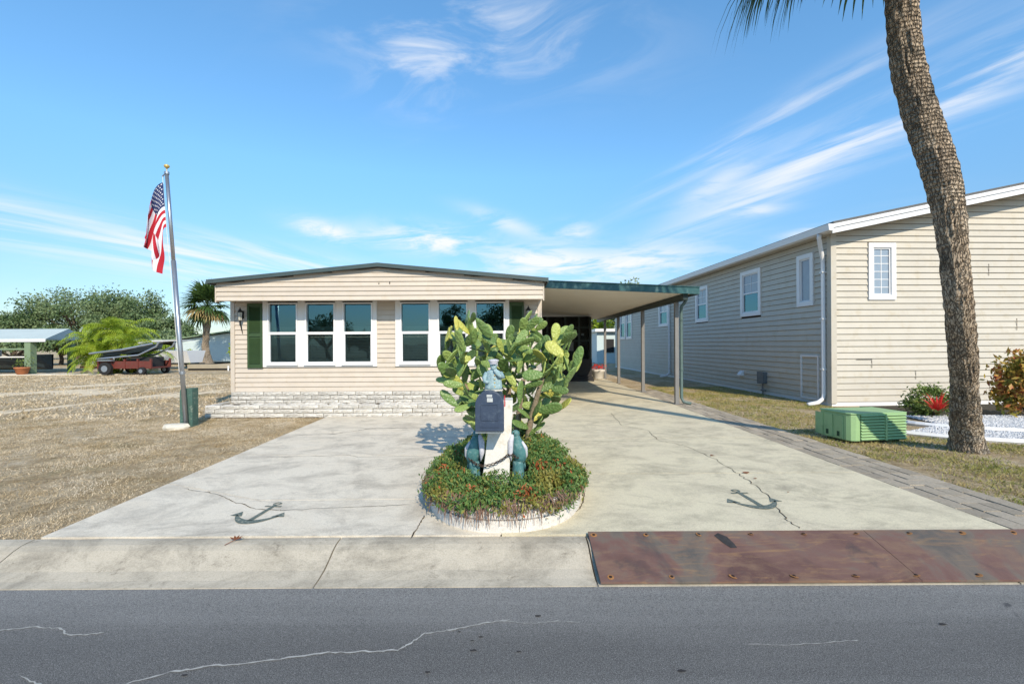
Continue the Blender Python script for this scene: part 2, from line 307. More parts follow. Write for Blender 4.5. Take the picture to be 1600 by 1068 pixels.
# ------------------------------------------------------------------ mesh helpers
WL = {}
def reg(o, parent, local):
    if parent is not None:
        o.parent = parent
        if local: WL[o.name] = WL[parent.name].copy()
        else:
            o.location = -WL[parent.name]; WL[o.name] = Vector()
    else: WL[o.name] = o.location.copy()
def tag(o, label, cat, group=None):
    o['label'] = label; o['category'] = cat
    if group: o['group'] = group
    return o
def thing(name, label, cat, loc=(0, 0, 0), rotz=0, group=None):
    o = bpy.data.objects.new(name, None); C.objects.link(o); o.location = loc; o.rotation_euler = (0, 0, rotz); o.empty_display_size = .2
    WL[o.name] = Vector(loc); return tag(o, label, cat, group)
class MB:
    def __init__(s): s.v = []; s.f = []; s.mi = []; s.m = 0
    def add(s, vs, fs):
        b = len(s.v); s.v += [tuple(x) for x in vs]; s.f += [tuple(i+b for i in f) for f in fs]; s.mi += [s.m]*len(fs); return s
    def box(s, x0, x1, y0, y1, z0, z1):
        return s.add([(x0, y0, z0), (x1, y0, z0), (x1, y1, z0), (x0, y1, z0), (x0, y0, z1), (x1, y0, z1), (x1, y1, z1), (x0, y1, z1)],
                     [(0, 3, 2, 1), (4, 5, 6, 7), (0, 1, 5, 4), (1, 2, 6, 5), (2, 3, 7, 6), (3, 0, 4, 7)])
    def prism(s, poly, ax, a, b):
        """poly: 2D points; ax the extrusion axis: 'x' -> (y,z), 'y' -> (x,z), 'z' -> (x,y)"""
        def p3(p, t): return {'x': (t, p[0], p[1]), 'y': (p[0], t, p[1]), 'z': (p[0], p[1], t)}[ax]
        n = len(poly)
        return s.add([p3(p, a) for p in poly]+[p3(p, b) for p in poly], [tuple(range(n))[::-1], tuple(range(n, 2*n))]+[(i, (i+1) % n, n+(i+1) % n, n+i) for i in range(n)])
    def quad(s, a, b, c, d): return s.add([a, b, c, d], [(0, 1, 2, 3)])
    def tube(s, pts, rad, n=8, caps=True, flat=1.0, refup=Vector((0, 0, 1))):
        pts = [Vector(p) for p in pts]; k = len(pts)
        if isinstance(rad, (int, float)): rad = [rad]*k
        vs = []; fs = []; pu = None
        for i, p in enumerate(pts):
            t = (pts[min(i+1, k-1)]-pts[max(i-1, 0)])
            t = t.normalized() if t.length > 1e-9 else Vector((0, 0, 1))
            if pu is None:
                r = refup if abs(t.dot(refup)) < .95 else Vector((0, 1, 0))
                u = t.cross(r).normalized()
            else: u = (pu-t*pu.dot(t)).normalized()
            pu = u; w = t.cross(u)
            for j in range(n):
                a = 2*math.pi*j/n; vs.append(p+u*math.cos(a)*rad[i]+w*math.sin(a)*rad[i]*flat)
        for i in range(k-1):
            for j in range(n): fs.append((i*n+j, i*n+(j+1) % n, (i+1)*n+(j+1) % n, (i+1)*n+j))
        if caps: fs.append(tuple(range(n))[::-1]); fs.append(tuple(range((k-1)*n, k*n)))
        return s.add(vs, fs)
    def lathe(s, prof, c=(0, 0, 0), n=16, sx=1, sy=1):
        vs = [(c[0]+r*sx*math.cos(2*math.pi*j/n), c[1]+r*sy*math.sin(2*math.pi*j/n), c[2]+z) for r, z in prof for j in range(n)]
        fs = [(i*n+j, i*n+(j+1) % n, (i+1)*n+(j+1) % n, (i+1)*n+j) for i in range(len(prof)-1) for j in range(n)]
        fs += [tuple(range(n))[::-1], tuple(range((len(prof)-1)*n, len(prof)*n))]
        return s.add(vs, fs)
    def ell(s, c, r, n=12, k=8):
        return s.lathe([(max(1e-3, math.sin(math.pi*i/k)), -math.cos(math.pi*i/k)*r[2]) for i in range(k+1)], c, n, r[0], r[1])
    def mesh(s, name, mats, smooth=False):
        me = bpy.data.meshes.new(name); me.from_pydata(s.v, [], s.f)
        for m in (mats if isinstance(mats, (list, tuple)) else [mats]): me.materials.append(m)
        if isinstance(mats, (list, tuple)) and len(mats) > 1: me.polygons.foreach_set('material_index', s.mi)
        if smooth: me.polygons.foreach_set('use_smooth', [True]*len(me.polygons))
        me.update(); return me
    def build(s, name, mats, parent=None, local=False, smooth=False, bevel=0, kind=None):
        o = bpy.data.objects.new(name, s.mesh(name, mats, smooth)); C.objects.link(o); reg(o, parent, local)
        if bevel:
            b = o.modifiers.new('bevel', 'BEVEL'); b.width = bevel; b.segments = 2; b.limit_method = 'ANGLE'; b.angle_limit = R(40)
        if kind: o['kind'] = kind
        return o
def piece(me, name, parent, loc=(0, 0, 0), rot=None, scale=None, mat4=None, local=True):
    o = bpy.data.objects.new(name, me); C.objects.link(o); o.parent = parent
    off = Vector() if local else -WL[parent.name]
    if mat4 is not None: o.matrix_local = Matrix.Translation(off) @ mat4
    else:
        o.location = Vector(loc)+off
        if rot: o.rotation_euler = rot
        if scale: o.scale = scale
    WL[o.name] = Vector(); return o
def soup(name, verts, nper, mats, mi=None, parent=None, kind='stuff', smooth=False):
    """many separate polygons of nper corners from an (N*nper,3) array"""
    n = len(verts)//nper; me = bpy.data.meshes.new(name)
    me.vertices.add(len(verts)); me.vertices.foreach_set('co', np.asarray(verts, np.float32).ravel())
    me.loops.add(len(verts)); me.loops.foreach_set('vertex_index', np.arange(len(verts), dtype=np.int32))
    me.polygons.add(n); me.polygons.foreach_set('loop_start', np.arange(0, len(verts), nper, dtype=np.int32))
    me.polygons.foreach_set('loop_total', np.full(n, nper, np.int32))
    for m in (mats if isinstance(mats, list) else [mats]): me.materials.append(m)
    if mi is not None: me.polygons.foreach_set('material_index', np.asarray(mi, np.int32))
    me.update(calc_edges=True)
    o = bpy.data.objects.new(name, me); C.objects.link(o); reg(o, parent, False)
    if kind: o['kind'] = kind
    return o
def leaves(cent, size, aspect=.5, upbias=.35, ncorner=4):
    """leaf-shaped quads (diamonds) round the given centres"""
    n = len(cent); d = rng.normal(size=(n, 3)); d[:, 2] += upbias; d /= np.linalg.norm(d, axis=1)[:, None]
    r = rng.normal(size=(n, 3)); s = np.cross(d, r); s /= np.linalg.norm(s, axis=1)[:, None]
    sz = size*rng.uniform(.6, 1.3, n)[:, None]
    a = cent-d*sz*.5; b = cent+s*sz*aspect*.5; c = cent+d*sz*.5; e = cent-s*sz*aspect*.5
    return np.stack([a, b, c, e], 1).reshape(-1, 3)
def struct(o): o['kind'] = 'structure'; return o
def ribbon(path, w, z, jit=.02, sub=14, seed=1):
    """thin jagged ground line as one sheet"""
    rr = random.Random(seed); pts = []
    for i in range(len(path)-1):
        a = Vector(path[i]); b = Vector(path[i+1])
        for k in range(sub): pts.append(a.lerp(b, k/sub)+Vector((rr.uniform(-jit, jit), rr.uniform(-jit, jit))))
    pts.append(Vector(path[-1])); m = MB(); vs = []; fs = []
    for i, p in enumerate(pts):
        t = (pts[min(i+1, len(pts)-1)]-pts[max(i-1, 0)]).normalized(); n = Vector((-t.y, t.x)); ww = w*rr.uniform(.35, 1.3)*(1 if 0 < i < len(pts)-1 else .2)
        vs += [(*(p+n*ww/2), z), (*(p-n*ww/2), z)]
    fs = [(2*i, 2*i+1, 2*i+3, 2*i+2) for i in range(len(pts)-1)]
    return m.add(vs, fs)
def gxy(px, py, z=0):
    """road-plan point (metres) for a measured spot on level ground"""
    y0 = HOR-(px-800)*math.tan(R(.33)); Y = F*(CAMZ-z)/(py-y0); return ((px-800)/F*Y, Y)
# ================================================================== the setting
RZ = -.12
m = MB(); prof = [(-1500, 0), (-6.0, 0), (-5.9, -.2), (3.5, -.2), (3.75, -.03), (4.2, -.012), (60, -.012), (1500, -.012)]
xs = [-1500, -60, 60, 1500]
m.add([(x, y, z) for x in xs for y, z in prof], [(i*8+j, (i+1)*8+j, (i+1)*8+j+1, i*8+j+1) for i in range(3) for j in range(7)])
struct(m.build('ground', M['ground']))
road = struct(MB().box(-120, 120, -5.6, 3.34, -.3, RZ).build('road', M['road']))

def Rd(px, py): return gxy(px, py, RZ)
ribbon([Rd(*p) for p in ((170, 1075), (262, 1050), (330, 1040), (390, 1036), (500, 1020), (560, 1018), (618, 1016), (640, 1004), (660, 990), (700, 984), (760, 972), (795, 968))], .011, RZ+.004, .006, 8, 3).build('crack', M['crackl'], road)
ribbon([Rd(*p) for p in ((780, 970), (830, 974), (868, 970), (905, 972))], .005, RZ+.004, .004, 8, 4).build('crack', M['crackl'], road)
ribbon([Rd(*p) for p in ((-10, 986), (50, 979), (90, 982), (105, 992), (150, 990), (160, 988))], .010, RZ+.004, .006, 8, 5).build('crack', M['crackl'], road)
ribbon([Rd(*p) for p in ((1160, 1006), (1220, 1008), (1290, 1004), (1340, 1000))], .005, RZ+.004, .005, 8, 6).build('crack', M['crackl'], road)
ribbon([Rd(*p) for p in ((30, 1055), (50, 1066), (75, 1075))], .008, RZ+.004, .005, 6, 7).build('crack', M['crackl'], road)
for i, (px, py, r) in enumerate(((838, 962, .013), (737, 1016, .014), (808, 1018, .010), (749, 995, .010), (735, 1001, .008), (285, 1055, .011), (1062, 1048, .015), (1470, 975, .017), (665, 1050, .012), (715, 987, .008))):
    x, y = Rd(px, py); rr = random.Random(i)
    MB().add([(x+math.cos(a*.5236)*r*1.5*rr.uniform(.7, 1.2), y+math.sin(a*.5236)*r*.7*rr.uniform(.7, 1.2), RZ+.004) for a in range(12)], [tuple(range(12))]).build('tar_spot', M['tar'], road)
# kerb: rolled profile in cast lengths
kerb = struct(MB().box(-90, 90, 3.45, 3.7, -.3, -.14).build('kerb', M['kerb']))
kp = [(3.27, -.30), (3.27, -.114), (3.36, -.106), (3.46, -.086), (3.56, -.048), (3.64, -.012), (3.70, .006), (3.76, .012), (3.815, .012), (3.815, -.3)]
cuts = [-90, -60, -40, -25, -16, -10, -6.55, -3.95, -1.42, .60, 3.6, 6.6, 9.6, 13, 20, 35, 60, 90]
for a, b in zip(cuts[:-1], cuts[1:]):
    n = max(2, int((b-a)/.12)) if abs(a) < 12 else 2
    xs = [a+.006+(b-a-.012)*i/n for i in range(n+1)]; vs = []
    for x in xs:
        for j, (y, z) in enumerate(kp):
            k = noise.noise(Vector((x*3.1, y*6, .5)))*.006 if 1 < j < 9 else 0
            vs.append((x, y+k*.8, z+k*.6))
    q = len(kp)
    MB().add(vs, [(i*q+j, i*q+j+1, (i+1)*q+j+1, (i+1)*q+j) for i in range(n) for j in range(q-1)]+[tuple(range(q))[::-1], tuple(range(n*q, n*q+q))]).build('kerb_length', M['kerb'], kerb, smooth=False)
# driveways in cast panels
def panel(poly, mat, parent, top=.02):
    return MB().prism(poly, 'z', -.12, top).build('panel', mat, parent)
DL = struct(MB().box(-3.9, -.2, 3.95, 10.2, -.13, -.006).build('driveway_west', M['joint']))
el = lambda y: -3.93-.03*(y-3.8)      # west edge
jr = -.1
J = [(3.83, 3.83, 3.83), (5.32, 4.72, 4.75), (6.72, 6.62, 6.6), (8.35, 8.5, 8.62), (10.29, 10.29, 10.29)]
g = .006
for k in range(4):
    a = J[k]; b = J[k+1]
    bot = [(el(a[0]), a[0]+g), (-2.6, a[1]+g), (jr-g, a[2]+g)]; tp = [(jr-g, b[2]-g), (-2.6, b[1]-g), (el(b[0]), b[0]-g)]
    panel(bot+tp, M['drive_l'], DL)
DR = struct(MB().box(0, 4.1, 3.95, 21.5, -.13, -.006).build('driveway_east', M['joint']))
JE = [3.83, 5.62, 7.75, 10.9, 14.2, 17.6, 22.5]
for a, b in zip(JE[:-1], JE[1:]):
    xl = jr+g if b < 10.5 else (.30 if a < 10.8 else .74)
    if a < 10.8 < b or a == 10.9: xl = .74
    if b == 10.9: panel([(jr+g, a+g), (4.2, a+g), (4.2, b-g), (jr+g, 10.9-g)], M['drive_r'], DR)
    else: panel([(xl, a+g), (4.2, a+g), (4.2, b-g), (xl, b-g)], M['drive_r'], DR)
DZ = .024
ribbon([gxy(*p, .02) for p in ((1248, 826), (1222, 806), (1205, 780), (1178, 758), (1150, 738), (1118, 718), (1070, 696), (1028, 688), (1012, 672), (970, 664), (955, 645))], .008, DZ, .018, 8, 11).build('crack', M['crackd'], DR)
ribbon([gxy(*p, .02) for p in ((895, 688), (960, 690), (1025, 688))], .006, DZ, .01, 8, 12).build('crack', M['crackd'], DR)
ribbon([gxy(*p, .02) for p in ((285, 763), (330, 770), (365, 784), (400, 795), (440, 797), (560, 792), (640, 788))], .009, DZ, .015, 8, 13).build('crack', M['crackd'], DL)
ribbon([gxy(*p, .02) for p in ((455, 680), (520, 678), (555, 673), (580, 669), (640, 668), (690, 667))], .016, DZ, .015, 8, 14).build('crack', M['crackd'], DL)
ribbon([gxy(*p, .02) for p in ((380, 715), (460, 713), (545, 711), (560, 714), (660, 712))], .007, DZ, .012, 8, 15).build('crack', M['crackd'], DL)
ribbon([gxy(*p, .02) for p in ((640, 842), (652, 822), (662, 806))], .012, DZ, .006, 8, 16).build('crack', M['crackd'], DL)
ribbon([gxy(*p, .02) for p in ((905, 750), (912, 775), (905, 795), (884, 808))], .010, DZ, .006, 8, 17).build('crack', M['crackd'], DR)
for i, (px, py, s) in enumerate(((1112, 712, .045), (1165, 739, .045), (1178, 748, .028), (1230, 770, .015), (368, 847, .0))):
    if s:
        x, y = gxy(px, py, .02); rr = random.Random(i+40)
        MB().add([(x+math.cos(a*.785)*s*rr.uniform(.6, 1.2), y+math.sin(a*.785)*s*.6*rr.uniform(.5, 1.2), DZ+.003+.01*rr.random()) for a in range(8)], [tuple(range(8))]).build('leaf_litter', M['leafdead'], DR)
# painted anchors
def anchor(cx, cy, s, rot, parent):
    m = MB(); z = DZ+.001
    def P(x, y):
        c, d = math.cos(rot), math.sin(rot); return (cx+(x*c-y*d)*s, cy+(x*d+y*c)*s, z)
    k = 20; m.add([P(.075*math.cos(2*math.pi*i/k), .5-.075+.075*math.sin(2*math.pi*i/k)) for i in range(k)]+[P(.04*math.cos(2*math.pi*i/k), .5-.075+.04*math.sin(2*math.pi*i/k)) for i in range(k)],
          [(i, (i+1) % k, k+(i+1) % k, k+i) for i in range(k)])
    m.add([P(-.032, .352), P(.032, .352), P(.042, -.36), P(-.042, -.36)], [(3, 2, 1, 0)])
    m.add([P(-.15, .27), P(-.045, .27), P(-.045, .315), P(-.15, .315)], [(0, 1, 2, 3)]); m.add([P(.045, .27), P(.15, .27), P(.15, .315), P(.045, .315)], [(0, 1, 2, 3)])
    n = 16; ar = [(-.36+.72*i/n) for i in range(n+1)]
    top = [(x, -.34+(abs(x)/.36)**2*.22) for x in ar]; bot = [(x*1.02, -.50+(abs(x)/.36)**2.2*.33) for x in ar]
    m.add([P(*p) for p in top]+[P(*p) for p in bot], [(i, n+1+i, n+2+i, i+1) for i in range(n)])
    for sg in (-1, 1): m.add([P(sg*.47, -.17), P(sg*.365, .02), P(sg*.25, -.19)], [(0, 1, 2) if sg > 0 else (2, 1, 0)])
    m.build('painted_anchor', M['anchor'], parent)
anchor(2.40, 4.68, .60, R(3), DR); anchor(-2.37, 4.37, .56, R(-4), DL)
# paver strip
PV = struct(MB().prism([(4.21, 3.84), (4.93, 3.84), (4.93, 16), (4.21, 16)], 'z', -.12, -.004).build('paver_path', M['joint']))
pm = MB().box(-.5, .5, -.5, .5, -.07, 0).mesh('paver', M['paver'])
bmods = []
for r in range(4):
    y = 3.86-(.13 if r % 2 else 0)
    while y < 15.6:
        ln = random.choice((.23, .30, .34)); y0 = max(y, 3.85)
        if y+ln > 3.95:
            o = piece(pm, 'paver', PV, (4.215+.178*(r+.5), (y0+y+ln)/2, .016+random.uniform(-.005, .006)), (random.uniform(-.012, .012), random.uniform(-.015, .015), random.uniform(-.012, .012)), (.164, y+ln-y0-.016, 1))
        y += ln
# steel kerb ramp
ST = thing('steel_plate', 'rusty brown steel plate bolted over the kerb in front of the carport drive', 'steel plate', (2.9, 3.5, 0))
def plz(y): return .048+(y-3.82)/(3.82-3.27)*.135
m = MB(); m.prism([(3.27, plz(3.27)), (3.82, plz(3.82)), (3.82, plz(3.82)-.014), (3.27, plz(3.27)-.014)], 'x', .62, 2.898); m.build('plate', M['steel'], ST)
m = MB(); m.prism([(3.27, plz(3.27)), (3.82, plz(3.82)), (3.82, plz(3.82)-.014), (3.27, plz(3.27)-.014)], 'x', 2.902, 6.2); m.build('plate', M['steel'], ST)
sl_ang = math.atan2(.135, .55)
bm_ = MB().lathe([(.012, 0), (.012, .003), (.008, .005), (.003, .005)], n=10).mesh('bolt', M['bolt']); rm_ = MB().lathe([(.027, 0), (.025, .0015), (.014, .0015)], n=14).mesh('rust_ring', M['rust'])
for i in range(14):
    for yy, st, off in ((3.775, .43, .66), (3.315, .44, .70)):
        x = off+st*i
        if x < 6.1:
            piece(rm_, 'rust_ring', ST, (x, yy, plz(yy)+.001), (sl_ang, 0, i*.7), (random.uniform(.7, 1.25), random.uniform(.7, 1.2), 1), local=False)
            piece(bm_, 'bolt', ST, (x, yy, plz(yy)+.002), (sl_ang, 0, 0), local=False)
pts = [(1120, 832), (1134, 838), (1146, 850), (1150, 856), (1140, 856), (1128, 848), (1114, 836)]
pp = []
for px, py in pts:
    Y = 3.7
    for _ in range(6): x, Y = gxy(px, py, plz(Y))
    pp.append((x, Y, plz(Y)+.003))
MB().add(pp, [tuple(range(len(pp)))[::-1]]).build('tar_mark', M['tar'], ST)
# sand tracks on the empty lot
def sandtrack(pts, w, seed):
    rr = random.Random(seed); P = [Vector(p) for p in pts]; vs = []; n = 0; L_ = []
    for i in range(len(P)-1):
        for k in range(16): L_.append(P[i].lerp(P[i+1], k/16))
    L_.append(P[-1])
    for i, p in enumerate(L_):
        e = .25+.75*min(1, min(i, len(L_)-1-i)/6); a = w*e*(.5+.45*noise.noise(Vector((i*.35, seed, 0)))+.28*rr.uniform(-1, 1)); b = w*e*(.5+.45*noise.noise(Vector((i*.35, seed, 9)))+.28*rr.uniform(-1, 1))
        vs += [(p.x, p.y+a, -.006), (p.x, p.y-b, -.006)]
    return struct(MB().add(vs, [(2*i, 2*i+1, 2*i+3, 2*i+2) for i in range(len(L_)-1)]).build('sand_track', M['sand']))
sandtrack([gxy(-160, 660), gxy(0, 645), gxy(120, 632), gxy(230, 618), gxy(350, 612)], 2.4, 1)
sandtrack([gxy(-100, 620), gxy(0, 616), gxy(100, 611), gxy(170, 614), gxy(240, 606), gxy(350, 598)], 1.9, 2)
sandtrack([gxy(100, 603), gxy(150, 602), gxy(200, 600), gxy(240, 597)], 1.9, 3)
# grass blades
def grass(name, n, xr, yr, mat, keep, h=(.010, .032), bw=(.0016, .0045)):
    p = np.stack([rng.uniform(*xr, n), rng.uniform(*yr, n)], 1); p = p[keep(p)]
    dn = np.array([noise.noise(Vector((x*1.1, y*1.1, 3)))+.5*noise.noise(Vector((x*3.7, y*3.7, 5))) for x, y in p]); p = p[dn > rng.uniform(-.6, .6, len(p))]
    n = len(p); a = rng.uniform(0, 6.283, n); hh = rng.uniform(*h, n)[:, None]; lean = rng.normal(0, .8, (n, 2))*hh; w = rng.uniform(*bw, n)
    base = np.concatenate([p, np.full((n, 1), -.010)], 1); dx = np.stack([np.cos(a)*w, np.sin(a)*w, np.zeros(n)], 1)
    tip = base+np.concatenate([lean, hh], 1)
    o = soup(name, np.stack([base-dx, base+dx, tip], 1).reshape(-1, 3), 3, mat); return o
tag(grass('dry_grass', 190000, (-13, -3.9), (3.83, 10.4), M['grass'], lambda p: (p[:, 0] < -3.92-.03*(p[:, 1]-3.8)+.05*np.sin(p[:, 1]*9)*np.sin(p[:, 1]*3.7)+.01) & ~((p[:, 0] > -6.9) & (p[:, 1] > 10.28))), 'dry brown lawn grass left of the driveway', 'grass')
TRK = [([(-160, 660), (0, 645), (120, 632), (230, 618), (350, 612)], 2.4), ([(-100, 620), (0, 616), (100, 611), (170, 614), (240, 606), (350, 598)], 1.9), ([(100, 603), (150, 602), (200, 600), (240, 597)], 1.9)]
def offtrack(p):
    ok_ = np.ones(len(p), bool)
    for pts_, w_ in TRK:
        q = sorted(gxy(*a_) for a_ in pts_); xs_ = [a_[0] for a_ in q]; ys_ = [a_[1] for a_ in q]
        yc = np.interp(p[:, 0], xs_, ys_); ok_ &= ~((np.abs(p[:, 1]-yc) < w_*.5*rng.uniform(.3, 1.1, len(p))) & (p[:, 0] > xs_[0]) & (p[:, 0] < xs_[-1]) & (rng.uniform(0, 1, len(p)) < .92))
    return ok_
tag(grass('far_grass', 90000, (-30, -4.2), (10.2, 26), M['grass'], lambda p: ~((p[:, 0] > -6.95) & (p[:, 1] > 10.2)) & offtrack(p), (.03, .075), (.008, .02)), 'dry tan grass and weeds of the empty lot behind the flagpole', 'grass')
tag(grass('lawn_grass', 110000, (4.9, 9.5), (3.85, 17), M['grass2'], lambda p: (p[:, 0] > 4.94) & (p[:, 0] < 8.0-.044*(p[:, 1]-11.7)) & ~((p[:, 0] > 6.7) & (p[:, 1] > 7.9-.42*(p[:, 0]-6.8)) & (p[:, 1] < 11)), (.02, .05), (.003, .008)), 'patchy green and tan lawn grass beside the neighbouring house', 'grass')
# ================================================================== main house
HX0, HX1, HY = -6.75, .71, 11.1
H = thing('mobile_home', 'cream sided mobile home with green shutters, low gable and white stone base', 'house', (-3.02, 11.1, 0))
def roofz(x): return 3.36-abs(x+3.02)*.094
def courses(z0, z1, pitch, x0, x1, openings, yf, mat, name, parent, local=False, top=None, d=.014, axis='y', sgn=1):
    """lap siding: one plank per course, cut round openings and under a roof line"""
    z = z0
    while z < z1-.01:
        zt = min(z+pitch, z1); mid = (z+zt)/2
        segs = [(x0, x1)]
        if top:
            xs_ = [x0+(x1-x0)*i/400 for i in range(401) if top(x0+(x1-x0)*i/400) > mid]
            segs = [(min(xs_), max(xs_))] if xs_ else []
        for a, b, c, e in openings:
            if c < mid < e:
                ns = []
                for s0, s1 in segs:
                    if b <= s0 or a >= s1: ns.append((s0, s1)); continue
                    if a > s0: ns.append((s0, a))
                    if b < s1: ns.append((b, s1))
                segs = ns
        for s0, s1 in segs:
            pr = [(0, z+.012), (-d, z+.004), (-d, z+.010), (-d*.35, zt-.006), (0, zt)]
            pr = [(0, z+.010), (-d*.92, z), (-d, z+.006), (-d*.22, zt-.004), (0, zt-.002)]
            if axis == 'y': MB().prism([(yf+p[0], p[1]) for p in pr], 'x', s0, s1).build(name, mat, parent, local)
            else: MB().prism([(yf+p[0], p[1]) for p in pr], 'y', s0, s1).build(name, mat, parent, local)
        z += pitch
U = [-5.98, -2.80]; WZ0, WZ1 = 1.09, 2.63
ops = [(u, u+2.74, WZ0, WZ1) for u in U]
# wall sheet with openings (behind the planks)
m = MB()
for a, b in ((HX0, U[0]+.06), (U[0]+2.68, U[1]+.06), (U[1]+2.68, HX1)): m.box(a, b, HY+.002, HY+.1, .0, 2.72)
for u in U: m.box(u+.06, u+2.68, HY+.002, HY+.1, 0, WZ0+.06)
m.box(HX0, HX0+.1, HY+.1, 27, 0, 2.98); m.box(HX1-.1, HX1, HY+.1, 27, 0, 2.98); m.box(HX0, HX1, 27, 27.1, 0, 2.98)
m.build('wall', M['siding'], H)
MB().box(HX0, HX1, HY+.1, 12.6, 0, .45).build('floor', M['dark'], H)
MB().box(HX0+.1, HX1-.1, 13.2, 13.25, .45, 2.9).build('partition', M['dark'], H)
courses(.50, 2.70, .1145, HX0+.09, HX1-.08, ops, HY, M['siding'], 'plank', H, d=.027)
for a, b in ((HX0-.012, HX0+.085), (HX1-.085, HX1+.012)): MB().box(a, b, HY-.034, HY+.05, .49, 2.69).build('corner_trim', M['siding'], H)
# front gable overhang clad in planks
OY = 10.5
m = MB(); m.prism([(HX0+.03, 2.63), (HX1, 2.63), (HX1, roofz(HX1)), (-3.02, roofz(-3.02)), (HX0+.03, roofz(HX0+.03))], 'y', OY, OY+.08); m.build('gable_board', M['siding'], H)
courses(2.63, 3.32, .105, HX0+.03, HX1, [], OY, M['siding'], 'plank', H, top=lambda x: roofz(x)+.03, d=.027)
MB().box(HX0+.03, HX1, OY+.08, HY+.1, 2.66, 2.685).build('soffit', M['siding'], H)
for a in (HX0+.0, HX1+.002): MB().box(a, a+.028, OY-.022, OY+.09, 2.60, roofz(a)-.02).build('corner_trim', M['siding'], H)
rf = MB()
for sg in (-1, 1):
    xe = -3.02+sg*3.81; xr = -3.02
    pl = [(xe, roofz(xe)+.02), (xr, roofz(xr)+.02), (xr, roofz(xr)+.09), (xe, roofz(xe)+.09)]
    rf.prism(pl if sg < 0 else pl[::-1], 'y', OY-.10, 27.4)
rfo = rf.build('roof', M['roof'], H)
for sg in (-1, 1):
    xe = -3.02+sg*3.82; pl = [(xe, roofz(xe)+.012), (-3.02, roofz(-3.02)+.012), (-3.02, roofz(-3.02)+.098), (xe, roofz(xe)+.098)]
    MB().prism(pl if sg < 0 else pl[::-1], 'y', OY-.15, OY-.102).build('roof_edge', M['roofedge'], rfo)
    MB().box(min(xe, xe+sg*.03), max(xe, xe+sg*.03), OY-.15, 27.4, roofz(xe)-.0, roofz(xe)+.10).build('roof_edge', M['roofedge'], rfo)
MB().box(-3.03, -3.01, OY-.02, OY-.012, 2.98, 3.02).build('hook', M['iron'], H); MB().box(-2.78, -2.765, OY-.03, OY-.012, 2.99, 3.035).build('hook', M['iron'], H)
# windows
def dh_window(x0, parent, z0=1.19, z1=2.60, w=.655, y=HY):
    """a double-hung window as a part of the house with its own pieces"""
    zm = 1.90; f = .035
    m = MB(); m.box(x0-f, x0, y-.066, y+.06, z0-.03, z1+.03).box(x0+w, x0+w+f, y-.066, y+.06, z0-.03, z1+.03).box(x0, x0+w, y-.066, y+.06, z1, z1+.03).box(x0, x0+w, y-.066, y+.06, z0-.03, z0)
    wo_ = m.build('window', M['vinyl'], parent, bevel=.004)
    m = MB(); m.box(x0, x0+w, y-.045, y-.0, zm-.03, zm+.03); s = .022
    m.box(x0, x0+s, y-.035, y+.01, z0, zm-.03).box(x0+w-s, x0+w, y-.035, y+.01, z0, zm-.03).box(x0+s, x0+w-s, y-.035, y+.01, z0, z0+s)
    m.build('sash', M['vinyl'], wo_)
    MB().box(x0-f-.01, x0+w+f+.01, y-.095, y-.067, z0-.06, z0-.032).build('sill', M['vinyl'], wo_)
    MB().quad((x0, y+.012, zm+.03), (x0+w, y+.012, zm+.03), (x0+w, y+.012, z1), (x0, y+.012, z1)).build('pane', M['glass'], wo_)
    MB().quad((x0+s, y+.002, z0+s), (x0+w-s, y+.002, z0+s), (x0+w-s, y+.002, zm-.03), (x0+s, y+.002, zm-.03)).build('pane', M['glass'], wo_)
    MB().quad((x0+s, y-.012, z0+s), (x0+w-s, y-.012, z0+s), (x0+w-s, y-.012, zm-.03), (x0+s, y-.012, zm-.03)).build('screen', M['screen'], wo_)
    m = MB(); z = z0
    lim = zm+.16
    while z < lim: m.quad((x0, y+.16, z), (x0+w, y+.16, z), (x0+w, y+.185, z+.032), (x0, y+.185, z+.032)); z += .038
    m.box(x0+.12, x0+.125, y+.155, y+.158, z0, lim).box(x0+w-.125, x0+w-.12, y+.155, y+.158, z0, lim)
    m.build('blind', M['blind'], wo_)
for u in U:
    # trim boards round and between the three windows
    x = [u, u+.15, u+.15+.655, u+1.05, u+1.05+.655, u+1.95, u+1.95+.655, u+2.74]
    for a, b in ((x[0], x[1]-.036), (x[2]+.036, x[3]-.036), (x[4]+.036, x[5]-.036), (x[6]+.036, x[7])): MB().box(a, b, HY-.05, HY+.0, WZ0, WZ1+.04).build('window_trim', M['white'], H, bevel=.003)
    for k in (1, 3, 5): MB().box(x[k]-.035, x[k+1]+.035, HY-.05, HY, WZ0, 1.157).build('window_trim', M['white'], H)
    for k in (1, 3, 5): dh_window(x[k], H)
def shutter(x0, x1):
    z0, z1 = 1.07, 2.62; y = HY-.028
    m = MB(); m.box(x0, x0+.05, y-.035, y, z0, z1).box(x1-.05, x1, y-.035, y, z0, z1)
    for a, b in ((z0, z0+.09), (1.82, 1.89), (z1-.08, z1)): m.box(x0+.05, x1-.05, y-.034, y, a, b)
    m.box(x0+.05, x1-.05, y-.008, y, z0, z1)
    s = m.build('shutter', M['shutter'], H, bevel=.004)
    m = MB(); z = z0+.10
    while z < z1-.1:
        if not 1.79 < z < 1.90: m.prism([(y-.009, z+.02), (y-.026, z), (y-.030, z+.004), (y-.009, z+.027)], 'x', x0+.05, x1-.05)
        z += .027
    m.build('louvre', M['shutter'], s, kind='stuff')
shutter(-6.345, -5.985); shutter(-.055, .29)
